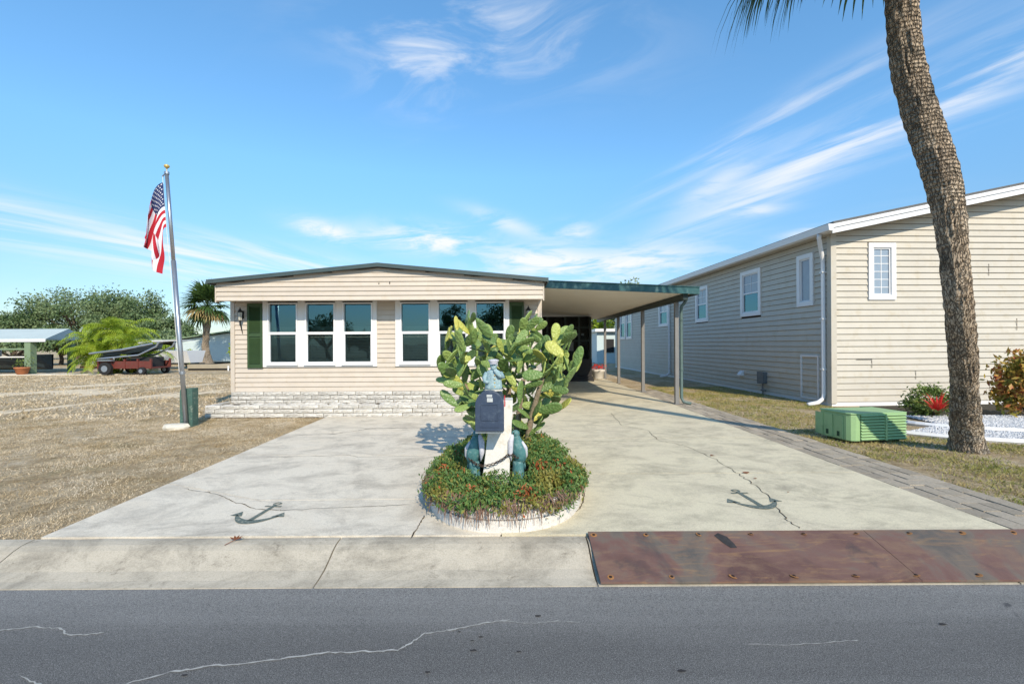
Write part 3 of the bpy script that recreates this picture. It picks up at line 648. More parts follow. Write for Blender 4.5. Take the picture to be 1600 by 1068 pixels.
def lantern(x):
    y = HY-.02; z = 2.30; o = MB().lathe([(.045, 0), (.045, .012), (.02, .02)], n=12)
    m = MB(); m.box(x-.03, x+.03, y-.02, y, z-.04, z+.14); m.tube([(x, y-.02, z+.02), (x, y-.07, z+.06), (x, y-.11, z+.0), (x, y-.11, z-.02)], .009, 6)
    m.lathe([(.055, .10), (.06, .11), (.035, .16), (.012, .19), (.012, .215), (.003, .22)], (x, y-.11, z), 6); m.lathe([(.02, -.11), (.042, -.10), (.042, -.09)], (x, y-.11, z), 6)
    for k in range(6):
        a = k*math.pi/3; m.tube([(x+.042*math.cos(a), y-.11+.042*math.sin(a), z-.09), (x+.055*math.cos(a), y-.11+.055*math.sin(a), z+.10)], .005, 4)
    m.tube([(x, y-.11, z-.10), (x, y-.09, z-.20), (x, y-.05, z-.30), (x, y-.02, z-.38), (x, y-.005, z-.42)], [.018, .016, .013, .009, .004], 6)
    lo = m.build('wall_lantern', M['iron'], H)
    MB().lathe([(.036, -.088), (.048, .098)], (x, y-.11, z), 6).build('lantern_glass', M['lampglass'], lo)
lantern(-6.47); lantern(.395)
# white stone courses (each stone its own piece)
def stone_mesh(seed, ln=.43, h=.085, d=.09):
    rr = random.Random(seed); nx, nz = 8, 4; vs = []; fs = []
    for j in range(nz+1):
        for i in range(nx+1):
            e = 0 if 0 < i < nx and 0 < j < nz else 1
            vs.append((ln*(i/nx-.5)*(1-.004), -d/2-(.0 if e else rr.uniform(.002, .022)), h*(j/nz-.5)))
    fs = [(j*(nx+1)+i, j*(nx+1)+i+1, (j+1)*(nx+1)+i+1, (j+1)*(nx+1)+i) for j in range(nz) for i in range(nx)]
    m = MB().add(vs, fs); m.add([(-ln/2, -d/2, -h/2), (ln/2, -d/2, -h/2), (ln/2, d/2, -h/2), (-ln/2, d/2, -h/2), (-ln/2, -d/2, h/2), (ln/2, -d/2, h/2), (ln/2, d/2, h/2), (-ln/2, d/2, h/2)], [(0, 3, 2, 1), (4, 5, 6, 7), (1, 2, 6, 5), (2, 3, 7, 6), (3, 0, 4, 7)])
    return m.mesh('stone', M['brick'])
SM = [stone_mesh(i) for i in range(6)]
def stone_row(parent, x0, x1, y, z, off, hs=1, rot=0):
    x = x0-off; L_ = .43+.012
    while x < x1-.02:
        a = max(x, x0); b = min(x+.43, x1)
        if b-a > .04: piece(random.choice(SM), 'stone', parent, ((a+b)/2, y+random.uniform(-.006, .006), z), (0, 0, rot), ((b-a)/.43, 1, hs*random.uniform(.97, 1.0)), local=False)
        x += L_
MB().box(HX0+.02, HX1-.02, HY-.02, HY+.001, 0, .5).build('skirt_mortar', M['mortar'], H)
for k in range(5): stone_row(H, HX0, HX1, HY+.012, .05+.1*k, (.0, .2, .07, .27, .1)[k], 1.08)
P = thing('stone_planter', 'low white stone planter wall running along the front of the mobile home', 'planter', (-3.5, 10.34, 0))
MB().box(-6.83, .45, 10.325, 10.42, -.05, .235).box(-6.83, -6.74, 10.42, 11.0, -.05, .235).build('core', M['mortar'], P)
for k in range(3): stone_row(P, -6.87, .49, 10.345, .043+.093*k, (0, .22, .1)[k], 1.0)
for k in range(3):
    for j in range(2): piece(random.choice(SM), 'stone', P, (-6.80, 10.56+.33*j, .043+.093*k), (0, 0, -math.pi/2), (.74, 1, 1), local=False)
MB().box(-6.73, .45, 10.43, 11.06, 0, .20).build('soil', M['soil'], P)
x = -6.5
i = 0
while x < .3:
    rr = random.Random(i+90); m = MB(); r = rr.uniform(.10, .2)
    m.lathe([(r*math.sin(math.pi*k/5)+.002, -.07*math.cos(math.pi*k/5)) for k in range(6)], (0, 0, 0), 9, 1.5, .8)
    m.v = [tuple(Vector(v)*(1+.35*noise.noise(Vector(v)*9+Vector((i, 0, 0))))) for v in m.v]
    me = m.mesh('rubble_stone', M['brick']); piece(me, 'rubble_stone', P, (x, rr.uniform(10.55, 10.95), .20), (0, 0, rr.uniform(-.4, .4)), local=False); x += rr.uniform(.2, .4); i += 1
# ================================================================== carport
CP = thing('carport', 'flat carport with teal fascia, cream ceiling and grey posts beside the mobile home', 'carport', (2.6, 12, 0))
def cz(x): return 3.0-(x-.78)*.047
CY0, CY1 = 11.3, 23.0
m = MB(); m.prism([(.80, cz(.8)), (4.45, cz(4.45)), (4.45, cz(4.45)+.05), (.80, cz(.8)+.05)], 'y', CY0+.04, CY1); m.build('ceiling', M['ceiling'], CP)
m = MB(); m.prism([(.80, cz(.8)+.052), (4.5, cz(4.5)+.052), (4.5, cz(4.5)+.14), (.80, cz(.8)+.14)], 'y', CY0+.04, CY1); m.build('roof', M['metalroof'], CP)
m = MB(); m.prism([(.79, cz(.8)-.015), (4.60, cz(4.6)-.015), (4.60, cz(4.6)+.15), (.79, cz(.8)+.15)], 'y', CY0-.02, CY0+.038); m.build('front_fascia', M['teal'], CP)
MB().prism([(.79, cz(.8)+.151), (4.60, cz(4.6)+.151), (4.60, cz(4.6)+.17), (.79, cz(.8)+.17)], 'y', CY0-.045, CY0+.05).build('drip_edge', M['teal'], CP)
MB().box(4.47, 4.60, CY0+.04, CY1, 2.80, 2.97).build('gutter', M['dkgreen'], CP)
MB().box(4.24, 4.36, CY0+.10, CY1, 2.68, cz(4.3)-.003).build('beam', M['dkgreen'], CP)
PY = [12.05, 15.15, 18.6, 21.3]
for i, y in enumerate(PY):
    MB().box(4.25, 4.35, y-.05, y+.05, .02, 2.679).build('post', M['post'], CP, bevel=.006)
    MB().box(4.21, 4.39, y-.09, y+.09, .0201, .028).build('base_plate', M['post'], CP)
m = MB(); m.tube([(4.53, 11.98, 2.80), (4.53, 11.98, 2.72), (4.47, 12.0, 2.62), (4.42, 12.02, 2.56), (4.42, 12.03, 2.3), (4.42, 12.03, .18), (4.46, 12.0, .08), (4.62, 11.9, .05)], .042, 8, flat=.75); m.build('downspout', M['spout'], CP, smooth=True)
m = MB(); m.tube([(4.42, 12.03, 2.2), (4.42, 12.03, 2.24)], .05, 8); m.tube([(4.42, 12.03, .9), (4.42, 12.03, .94)], .05, 8); m.build('strap', M['spout'], CP)
# dark porch room at the far end of the carport
RM = thing('porch_room', 'dark screened porch room at the far end under the carport', 'porch', (2.1, 20.2, 0))
y = 20.2
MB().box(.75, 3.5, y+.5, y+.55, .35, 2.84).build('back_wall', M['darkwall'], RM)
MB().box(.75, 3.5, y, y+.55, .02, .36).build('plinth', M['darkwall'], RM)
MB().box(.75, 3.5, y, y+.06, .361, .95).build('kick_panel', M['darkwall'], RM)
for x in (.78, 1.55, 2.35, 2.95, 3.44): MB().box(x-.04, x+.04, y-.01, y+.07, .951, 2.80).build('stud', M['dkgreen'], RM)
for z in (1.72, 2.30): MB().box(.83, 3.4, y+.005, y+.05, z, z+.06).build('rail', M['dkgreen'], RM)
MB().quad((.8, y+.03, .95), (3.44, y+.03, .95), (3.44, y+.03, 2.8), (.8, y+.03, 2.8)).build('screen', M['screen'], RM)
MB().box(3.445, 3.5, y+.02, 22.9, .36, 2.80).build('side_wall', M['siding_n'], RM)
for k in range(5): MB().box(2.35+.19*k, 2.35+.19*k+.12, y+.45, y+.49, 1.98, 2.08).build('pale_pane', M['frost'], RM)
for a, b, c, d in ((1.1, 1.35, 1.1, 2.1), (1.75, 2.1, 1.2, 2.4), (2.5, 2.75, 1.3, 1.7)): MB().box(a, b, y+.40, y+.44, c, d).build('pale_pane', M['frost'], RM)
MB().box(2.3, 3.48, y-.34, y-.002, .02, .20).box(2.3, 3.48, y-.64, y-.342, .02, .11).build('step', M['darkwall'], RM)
def pot(name, label, x, y, r, h, mat, plant=None, z=0):
    t = thing(name, label, 'flower pot', (x, y, z))
    MB().lathe([(r*.62, 0), (r*.72, h*.1), (r*.95, h*.75), (r*1.05, h*.8), (r*1.05, h), (r*.9, h), (r*.88, h*.85), (.01, h*.84)], n=20).build('pot', mat, t, True, True)
    if plant:
        n, hh, mt = plant; c = rng.normal(size=(n, 3))*np.array([r*.7, r*.7, hh*.35])+np.array([x, y, z+h+hh*.45])
        soup('foliage', leaves(c, .16, .3, 1.0), 4, mt, parent=t, kind=None)
    return t
pot('flower_pot', 'white round pot beside the last carport post', 3.86, 20.75, .30, .44, M['potwhite'], (60, .25, M['bromred']), .02)
# ================================================================== neighbouring house
N = thing('neighbour_house', 'tall beige vinyl sided house with white gutters on the right', 'house', (8.12, 11.7, 0), R(2.5))
NL = 20.5; NW = 12.6; EZ = 4.40; PT = .205
def nroof(x): return EZ+.06+PT*min(x, NW-x)
LO = True
nop = [(.98, 1.68, 2.70, 4.08)]
m = MB(); m.prism([(0, .05), (NW, .05), (NW, nroof(NW)), (NW/2, nroof(NW/2)), (0, nroof(0))], 'y', .002, .1); m.box(.002, .1, .1, NL, .05, EZ); m.box(NW-.1, NW, .1, NL, .05, EZ); m.box(.1, NW-.1, NL-.1, NL, .05, EZ)
m.build('wall', M['void'], N, LO)
courses(.10, nroof(NW/2)-.05, .156, .10, NW, [(.94, 1.66, 2.68, 4.13)], 0, M['siding_n'], 'plank', N, LO, top=lambda x: nroof(x)+.05, d=.034)
sw = [(.60, 1.26, 2.60, 4.02, 0), (3.02, 4.2, 2.50, 4.02, 1), (6.62, 7.72, 2.47, 3.92, 1), (10.75, 12.0, 2.45, 3.92, 1), (16.6, 17.8, 1.9, 4.0, 2), (18.0, 19.2, 1.9, 4.0, 2)]
z = .10
courses(.10, EZ-.02, .156, .10, NL, [(a, b, c, d) for a, b, c, d, k in sw], 0, M['siding_n'], 'plank', N, LO, d=.034, axis='x')
MB().box(-.042, .10, -.042, .0, .06, EZ).box(-.042, 0, .0, .10, .06, EZ).build('corner_trim', M['siding_n'], N, LO)
MB().box(-.012, NW, -.012, .0, -.02, .099).box(-.012, 0, .0, NL, -.02, .099).build('base_trim', M['vinyl'], N, LO)
def nwindow(plane, a, b, z0, z1, kind):
    """plane 'y': on the front wall (runs in x); 'x': on the side wall (runs in y)"""
    def bx(mb, s0, s1, d0, d1, c0, c1):
        return mb.box(s0, s1, d0, d1, c0, c1) if plane == 'y' else mb.box(d0, d1, s0, s1, c0, c1)
    t = .125; m = MB()
    bx(m, a, a+t, -.062, 0, z0, z1); bx(m, b-t, b, -.062, 0, z0, z1); bx(m, a+t, b-t, -.062, 0, z1-t, z1); bx(m, a+t, b-t, -.062, 0, z0, z0+t)
    w_ = m.build('window', M['vinyl'], N, LO, bevel=.004)
    i0, i1, c0, c1 = a+t, b-t, z0+t, z1-t; zm = (c0+c1)/2; m = MB(); f = .035
    bx(m, i0, i0+f, -.03, .0, c0, c1); bx(m, i1-f, i1, -.03, .0, c0, c1); bx(m, i0+f, i1-f, -.03, .0, c0, c0+f); bx(m, i0+f, i1-f, -.03, .0, c1-f, c1)
    if kind: bx(m, i0+f, i1-f, -.032, .0, zm-.025, zm+.025)
    m.build('sash', M['vinyl'], w_, LO)
    def pane(d, e0, e1, mat, nm='pane'):
        q = ((i0, d, e0), (i1, d, e0), (i1, d, e1), (i0, d, e1))
        if plane == 'x': q = tuple((p[1], p[0], p[2]) for p in q)[::-1]
        MB().quad(*q).build(nm, mat, w_, LO)
    if kind == 0: pane(-.004, c0, c1, M['frost'])
    else:
        pane(-.004, zm, c1, M['frost']); pane(-.004, c0, zm, M['glass']); pane(.0015, c0, zm, M['dark'], 'backing')
    m = MB(); gx = 2 if kind == 0 and plane == 'y' else (0 if kind == 0 else 2)
    if gx:
        xm = (i0+i1)/2; bx(m, xm-.009, xm+.009, -.012, -.0045, zm if kind else c0, c1)
        rows = 6 if kind == 0 else 2
        for r in range(1, rows):
            zz = (zm if kind else c0)+(c1-(zm if kind else c0))*r/rows; bx(m, i0, i1, -.0115, -.005, zz-.009, zz+.009)
        m.build('grille', M['vinyl'], w_, LO)
nwindow('y', .94, 1.66, 2.68, 4.13, 0)
for a, b, c, d, k in sw: nwindow('x', a, b, c, d, min(k, 1))
# roof, rake boards, eave gutter
m = MB(); ov = .32
for sg in (0, 1):
    xe, xr = (-ov, NW/2) if sg == 0 else (NW+ov, NW/2)
    ze = EZ+.06-PT*ov; pl = [(xe, ze+.09), (xr, nroof(NW/2)+.09), (xr, nroof(NW/2)+.15), (xe, ze+.15)]
    m.prism(pl if sg == 0 else pl[::-1], 'y', -.50, NL+.4)
nr = m.build('roof', M['roof'], N, LO)
for sg in (0, 1):
    xe, xr = (-ov, NW/2) if sg == 0 else (NW+ov, NW/2)
    ze = EZ+.06-PT*ov
    for d0, d1, y0, y1 in ((-.13, -.0, -.47, -.44), (.002, .10, -.50, -.44)):
        pl = [(xe, ze+d0), (xr, nroof(NW/2)+d0), (xr, nroof(NW/2)+d1), (xe, ze+d1)]
        MB().prism(pl if sg == 0 else pl[::-1], 'y', y0, y1).build('rake_board', M['vinyl'], nr, LO)
    pl = [(xe, ze-.10), (xr, nroof(NW/2)-.10), (xr, nroof(NW/2)-.08), (xe, ze-.08)]
    MB().prism(pl if sg == 0 else pl[::-1], 'y', -.44, -.02).build('soffit', M['siding_n'], nr, LO)
ze = EZ+.06-PT*ov
MB().box(-ov, -.02, -.43, NL+.3, EZ-.06, EZ-.04).build('soffit', M['siding_n'], nr, LO)
MB().prism([(-ov-.13, ze+.09), (-ov-.11, ze-.06), (-ov, ze-.08), (-ov, ze+.09)], 'y', -.50, NL+.3).build('gutter', M['vinyl'], nr, LO)
def downspout(y, kick=True):
    m = MB(); m.tube([(-ov-.06, y-.30, EZ-.08), (-ov-.06, y-.28, EZ-.16), (-.20, y-.1, EZ-.42), (-.075, y, EZ-.66), (-.07, y, EZ-.8), (-.07, y, 1.5), (-.07, y, .30), (-.09, y, .16), (-.25, y-.03, .06), (-.55, y-.08, .02)], .055, 8, flat=.8)
    d = m.build('downspout', M['vinyl'], N, LO, smooth=True)
    m = MB()
    for z in (.9, 2.2, 3.4): m.box(-.135, -.005, y-.055, y+.055, z, z+.03)
    m.build('strap', M['vinyl'], d, LO)
downspout(.20); downspout(10.55)
# small fittings on the side wall
m = MB(); a, b, c, d, w = .42, 1.13, .08, 1.27, .045
m.box(-.05, -.018, a, a+w, c, d).box(-.05, -.018, b-w, b, c, d).box(-.05, -.018, a+w, b-w, d-w, d).box(-.05, -.018, a+w, b-w, c, c+w); m.build('hatch_frame', M['vinyl'], N, LO)
m = MB(); m.box(-.16, -.018, 2.72, 3.02, .34, .68); m.box(-.17, -.158, 2.70, 3.04, .32, .70); ub = m.build('utility_box', paint('utility_grey', (112, 118, 122), .1, 4, .6), N, LO, bevel=.006)
MB().tube([(-.08, 2.87, .34), (-.08, 2.87, -.02)], .022, 8).tube([(-.08, 2.72, .12), (-.08, 2.95, .12)], .03, 8).build('conduit', M['post'], ub, LO)
MB().prism([(-.018, .66), (-.05, .64), (-.15, .52), (-.15, .49), (-.018, .49)], 'y', 4.05, 4.28).build('dryer_vent', M['vinyl'], N, LO)
for x_, z0_, z1_ in ((1.02, .96, 1.18), (2.18, .66, .88), (2.05, .30, .42), (4.15, 3.3, 3.6), (4.9, 1.9, 2.2), (3.2, 2.4, 2.55)): MB().box(x_, x_+.008, -.036, -.03, z0_, z1_).build('lap_seam', M['void'], N, LO)
MB().box(.62, 1.02, -.037, -.034, 1.165, 1.175).build('lap_seam', M['void'], N, LO)
# ================================================================== leaning palm
PPTS = [(6.77, 6.86, -.05), (6.62, 6.72, .3), (6.30, 6.42, .9), (5.98, 6.12, 1.5), (5.72, 5.90, 2.1), (5.55, 5.78, 2.7), (5.42, 5.72, 3.3), (5.28, 5.70, 3.8), (5.08, 5.70, 4.4), (4.90, 5.68, 5.0), (4.78, 5.62, 5.6), (4.70, 5.55, 6.3), (4.62, 5.50, 7.0), (4.56, 5.46, 7.65)]
PRAD = [.235, .172, .142, .136, .133, .133, .148, .168, .165, .158, .15, .146, .16, .145]
def spline(P_, n):
    P_ = [Vector(p) for p in P_]; out = []
    for i in range(len(P_)-1):
        p0 = P_[max(i-1, 0)]; p1 = P_[i]; p2 = P_[i+1]; p3 = P_[min(i+2, len(P_)-1)]
        for k in range(n):
            t = k/n; out.append(.5*((2*p1)+(p2-p0)*t+(2*p0-5*p1+4*p2-p3)*t*t+(3*p1-p0-3*p2+p3)*t**3))
    out.append(P_[-1]); return out
def fan_leaf(m, base, dr, length, seed, droop=1.0, nseg=30, width=.045, stalk=.9):
    """fan-palm leaf: stalk then a spray of drooping pleated segments"""
    rr = random.Random(seed); dr = Vector(dr).normalized(); up = Vector((0, 0, 1)); side = dr.cross(up)
    side = side.normalized() if side.length > .05 else Vector((1, 0, 0))
    p = Vector(base); st = []
    v = dr.copy()
    for i in range(6):
        st.append(p.copy()); v = (v+Vector((0, 0, -.07*droop))).normalized(); p = p+v*length*stalk/5
    m.m = 0; m.tube(st, [.022, .018, .015, .013, .012, .01], 5)
    nrm = side.cross(v).normalized(); hub = st[-1]
    for k in range(nseg):
        a = R(-118+236*k/(nseg-1)); d = (v*math.cos(a)+side*math.sin(a)+nrm*.15*rr.uniform(-1, 1)).normalized(); q = hub.copy(); L_ = length*(.62+.38*math.cos(a*.7))*rr.uniform(.85, 1.08); w = width*rr.uniform(.8, 1.2)
        sd = d.cross(nrm).normalized(); row = []; n = 5
        for i in range(n+1):
            ww = w*(.35+1.0*math.sin(math.pi*min(1, i/n*.8+.1)))*(1-(i/n)**3)+.001
            row += [q+sd*ww/2, q-sd*ww/2]; d = (d+Vector((0, 0, -.16*droop*(i+.3)))).normalized(); q = q+d*L_/n
        m.add(row, [(2*i, 2*i+1, 2*i+3, 2*i+2) for i in range(n)])
def palm_trunk(pts, rads, n, seg, mat, parent, amp=.02, seed=0, ring=0):
    c = spline(pts, seg); rs = spline([(r, 0, 0) for r in rads], seg); vs = []; k = len(c); zed = 0
    for i, p in enumerate(c):
        t = (c[min(i+1, k-1)]-c[max(i-1, 0)]).normalized(); u = t.cross(Vector((0, 1, 0))).normalized(); w = t.cross(u)
        if i: zed += (p-c[i-1]).length
        for j in range(n):
            a = 2*math.pi*j/n; r = rs[i].x
            q = Vector((math.cos(a)*3.0, math.sin(a)*3.0, zed*2.2+seed)); f = abs(noise.noise(q*1.5))*1.0+.5*noise.noise(q*4)+.5*noise.noise(Vector((q.x*2.6, q.y*2.6, q.z*1.2)))
            r += amp*f + ring*math.sin(zed*40+1.5*noise.noise(q))*.5
            vs.append(p+u*math.cos(a)*r+w*math.sin(a)*r)
    fs = [(i*n+j, i*n+(j+1) % n, (i+1)*n+(j+1) % n, (i+1)*n+j) for i in range(k-1) for j in range(n)]+[tuple(range(n))[::-1], tuple(range((k-1)*n, k*n))]
    return MB().add(vs, fs).build('trunk', mat, parent, smooth=True)
PT_ = thing('leaning_palm', 'tall leaning palm tree with rough grey trunk beside the green utility box', 'palm tree', (6.77, 6.86, 0))
palm_trunk(PPTS, PRAD, 80, 26, M['bark'], PT_, .026, 0, .006)
top = Vector((4.56, 5.46, 7.7))
for i in range(26):
    a = i*2.39996; el_ = R(75-72*(i/25)); m = MB()
    d = Vector((math.cos(a)*math.cos(el_), math.sin(a)*math.cos(el_), math.sin(el_)))
    fan_leaf(m, top+Vector((0, 0, -.25*(i/25))), d, 1.15, i+5, 1.0, 26, .05, .95)
    m.build('frond', M['frond'], PT_)
for i, (a, e, l) in enumerate(((176, -28, 1.5), (186, -30, 1.55), (196, -30, 1.5), (178, -24, 1.3), (192, -22, 1.38), (168, -36, 1.15), (188, -48, 1.08), (174, -40, 1.3), (182, -32, 1.45))):
    m = MB(); a = R(a); e = R(e); fan_leaf(m, top+Vector((0, 0, -.2)), (math.cos(a)*math.cos(e), math.sin(a)*math.cos(e), math.sin(e)), l, 80+i, .9, 30, .045, 1.0); m.build('frond', M['frond'], PT_)
# ================================================================== green utility cabinet
T = thing('utility_cabinet', 'light green louvred metal utility cabinet on the grass beside the palm', 'utility box', (5.36, 7.30, 0), R(8))
w, d, h = 1.00, .60, .48
c = .09; poly = [(0, c), (.03, .03), (c, 0), (w, 0), (w, d), (0, d)]
MB().prism(poly, 'z', .03, h-.03).build('body', M['box'], T, True, bevel=.012)
MB().prism([(-.012, c-.004), (.02, .02), (c, -.014), (w+.012, -.014), (w+.012, d+.012), (-.012, d+.012)], 'z', h-.029, h).build('lid', M['box'], T, True, bevel=.012)
for k in range(9):
    z = .05+.047*k
    for a, b in ((.17, .60), (.635, w-.01)):
        MB().prism([(-.002, z), (-.028, z+.004), (-.028, z+.012), (-.002, z+.036)], 'x', a, b).build('louvre', M['box'], T, True)
MB().box(.602, .632, -.03, .0, .035, h-.032).build('mullion', M['box'], T, True)
MB().box(.165, w-.006, -.0015, .0, .04, h-.035).build('vent_recess', M['boxdark'], T, True)
for k in range(3): MB().box(-.012, .0, .14+.2*k, .30+.2*k, .05, h-.06).build('side_rib', M['box'], T, True, bevel=.004)
for a in (.20, .42): MB().box(-.016, -.0125, a, a+.05, .08, .16).build('side_vent', M['boxdark'], T, True)
MB().box(.08, w-.05, .06, d-.05, -.01, .029).build('plinth', M['mulch'], T, True)
# ================================================================== planter island
def isl(a, k=1.0):
    """outline of the egg-shaped island"""
    cy = 5.15; c_, s_ = math.cos(a), math.sin(a); ly = 1.28 if s_ < 0 else 1.95
    sq = 2.35; rx = .80*abs(c_)**(2/sq)*math.copysign(1, c_); ry = abs(s_)**(2/sq)*math.copysign(1, s_)
    wx = rx*(1-.22*max(0, ry)); return (-.08+wx*k+(.0), cy+ry*ly*k)
IS = thing('planter_island', 'raised oval island bed edged with white painted blocks between the two driveways', 'planter', (-.08, 5.15, 0))
NB = 13
for row, (z0, z1, kk) in enumerate(((.0, .115, 1.0), (.12, .245, .985))):
    for i in range(NB):
        a0 = 2*math.pi*(i+.5*row)/NB+.002; a1 = 2*math.pi*(i+1+.5*row)/NB-.002; n = 9; o1 = [isl(a0+(a1-a0)*t/n, kk) for t in range(n+1)]; i1 = [isl(a0+(a1-a0)*t/n, kk*.87) for t in range(n+1)]
        MB().prism(o1+i1[::-1], 'z', z0+.001, z1).build('block', M['rim'], IS, bevel=.004)
o1 = [isl(2*math.pi*t/60, .97) for t in range(60)]; MB().prism(o1, 'z', -.02, .22).build('soil', M['soil'], IS)
def in_isl(n, k=1.0):
    a = rng.uniform(0, 2*math.pi, n); r = np.sqrt(rng.uniform(0, 1, n)); p = np.array([isl(x, 1) for x in a]); c0 = np.array([-.08, 5.15]); return c0+(p-c0)*r[:, None]*k, r
pts2, rr_ = in_isl(3000, 1.03)
hgt = .22+.16*(1-rr_**3)+np.array([.09*noise.noise(Vector((x*4, y*4, 1))) for x, y in pts2])
hgt = np.where(rr_ > .97, hgt-.02*rng.uniform(0, 1, len(hgt)), hgt)
ok = ~((np.abs(pts2[:, 0]+.12) < .30) & (pts2[:, 1] > 4.32) & (pts2[:, 1] < 4.85)); pts2 = pts2[ok]; hgt = hgt[ok]
cl = np.concatenate([pts2, hgt[:, None]], 1); nl = 22
cent = np.repeat(cl, nl, 0)+rng.normal(size=(len(cl)*nl, 3))*np.array([.035, .035, .028])
cv = np.array([noise.noise(Vector((p[0]*2.2, p[1]*2.2, 7))) for p in cl]); redc = [(-.72, 4.75), (-.62, 5.2), (.50, 4.75), (.66, 5.6), (.30, 4.6), (.62, 5.15), (.42, 6.0), (-.35, 4.15), (.1, 4.02)]
isr = np.zeros(len(cl), bool)
for rx, ry in redc: isr |= np.hypot(cl[:, 0]-rx, cl[:, 1]-ry) < rng.uniform(.0, .09, len(cl))
mi = np.where(cv > .24, 1, 0); mi = np.where(isr, 2, mi); mi = np.repeat(mi, nl); fl = rng.uniform(0, 1, len(mi)); mi = np.where(fl < .16, 1, mi); mi = np.where(fl > .988, 2, mi)
GC = soup('ground_cover', leaves(cent, .046, .34, 1.0), 4, [M['cover_g'], M['cover_y'], M['cover_r']], mi); tag(GC, 'dense low green and orange succulent ground cover filling the island bed', 'ground cover')
# dry runners trailing over the blocks
m = []
for i in range(380):
    a = random.uniform(-math.pi*.97, -.02) if i < 350 else random.uniform(0, .5); p = Vector((*isl(a, 1.0), .27)); c0 = Vector((-.08, 5.15, .27)); out = (p-c0).normalized(); out.z = 0
    L_ = random.uniform(.04, .15)*(1.25 if a < -1.2 else .8); q0 = p-out*.05+Vector((0, 0, random.uniform(-.02, .03))); q1 = p+out*random.uniform(.02, .05)+Vector((random.uniform(-.03, .03), 0, -L_*.35)); q2 = q1+Vector((random.uniform(-.03, .03), -.004, -L_*.75)); sd = Vector((random.uniform(.4, 1), random.uniform(-.4, .4), 0)).normalized()*.0035
    m += [q0-sd, q0+sd, q1+sd, q1-sd, q1-sd, q1+sd, q2+sd*.5, q2-sd*.5]
soup('dry_runner', np.array([tuple(v) for v in m]), 4, M['cover_b'], parent=GC, kind='stuff')
# ---- prickly pear
CA = thing('prickly_pear', 'large prickly pear cactus towering behind the mailbox in the island bed', 'cactus', (-.06, 6.25, .2))
def pad_mesh(seed, wd):
    rr = random.Random(seed); n = 18; m = MB(); vs = []; rings = 5; prof = []
    def outl(a):
        x = math.sin(a); z = -math.cos(a); zz = (z+1)/2; w_ = wd*.5*math.sin(a)*(.72+.42*zz)
        return w_, zz
    vs = []; fs = []
    bx_, bz = rr.uniform(-.06, .06), rr.uniform(-.05, .05)
    for r in range(-rings, rings+1):
        t = r/rings; s = math.sqrt(max(0, 1-abs(t)**2.6)); th = .055*t
        for j in range(n):
            a = 2*math.pi*(j+.0)/n; w_, zz = outl(a); zz = .5+(zz-.5)*(s*.98+.02)
            x = w_*(s*.98+.02); vs.append((x, th+bx_*(x*x*4)+bz*(zz-.5)**2*2, zz))
    for r in range(2*rings):
        for j in range(n): fs.append((r*n+j, r*n+(j+1) % n, (r+1)*n+(j+1) % n, (r+1)*n+j))
    fs += [tuple(range(n))[::-1], tuple(range(2*rings*n, 2*rings*n+n))]
    return m.add(vs, fs).mesh('pad', M['pad'], True)
PM = [pad_mesh(i, w_) for i, w_ in enumerate((.40, .46, .50, .43, .56))]
rc = random.Random(21)
def inside(p):
    z = p.z; x = p.x+.06; y = p.y-6.25
    if z < .38 or z > 2.12: return False
    hw = .56+.38*min(1, max(0, (z-.40)/.75))
    if abs(x) > hw or abs(y) > .62: return False
    top_ = 1.93+.14*math.sin(x*7.5-.9)+(.06 if x > .45 else 0)
    if z > top_: return False
    if abs(x+.10) < .14 and z < 1.25 and y < -.25: return False     # gap behind the statue
    return True
padlist = []
wood = MB(); stems = []; nodes = []
for i in range(14):
    bx_ = -.30+.60*i/13+rc.uniform(-.03, .03); by = rc.uniform(-.3, .35); tx = bx_*1.9; tz = rc.uniform(.7, 1.25)
    p = [Vector((-.06+bx_, 6.25+by, .15)), Vector((-.06+bx_*1.25, 6.25+by*1.1, .15+(tz-.15)*.45)), Vector((-.06+tx, 6.25+by*1.4, tz))]
    stems.append(p)
    for t in (.25, .4, .55, .7, .85, 1):
        q = p[0].lerp(p[1], t*2) if t < .5 else p[1].lerp(p[2], t*2-1); nodes.append((q, Vector((bx_, 0, 1)).normalized(), 0))
for i, p in enumerate(stems):
    if i % 3 == 0: wood.tube(spline(p, 5), [.05-.0022*k for k in range(11)], 8)
wood.build('woody_stem', M['cactuswood'], CA, smooth=True)
def add_pad(base, d, ln):
    fc = Vector((rc.gauss(0, .8), rc.gauss(-.6, .6), rc.gauss(.2, .4))); yv = (fc-d*fc.dot(d)).normalized(); xv = yv.cross(d)
    mt = Matrix(((xv.x, yv.x, d.x, base.x), (xv.y, yv.y, d.y, base.y), (xv.z, yv.z, d.z, base.z), (0, 0, 0, 1))) @ Matrix.Diagonal((ln, ln, ln*1.03, 1))
    o = bpy.data.objects.new('pad', rc.choice(PM)); C.objects.link(o); o.parent = CA; o.matrix_local = Matrix.Translation(-Vector(CA.location)) @ mt
    tip = base+d*ln*.96; padlist.append((base+d*ln*.5, tip)); nodes.append((tip, d, 1))
    for sg in (-1, 1): nodes.append((base+d*ln*.72+xv*sg*.2*ln, (d+xv*sg).normalized(), 1))
tries = 0
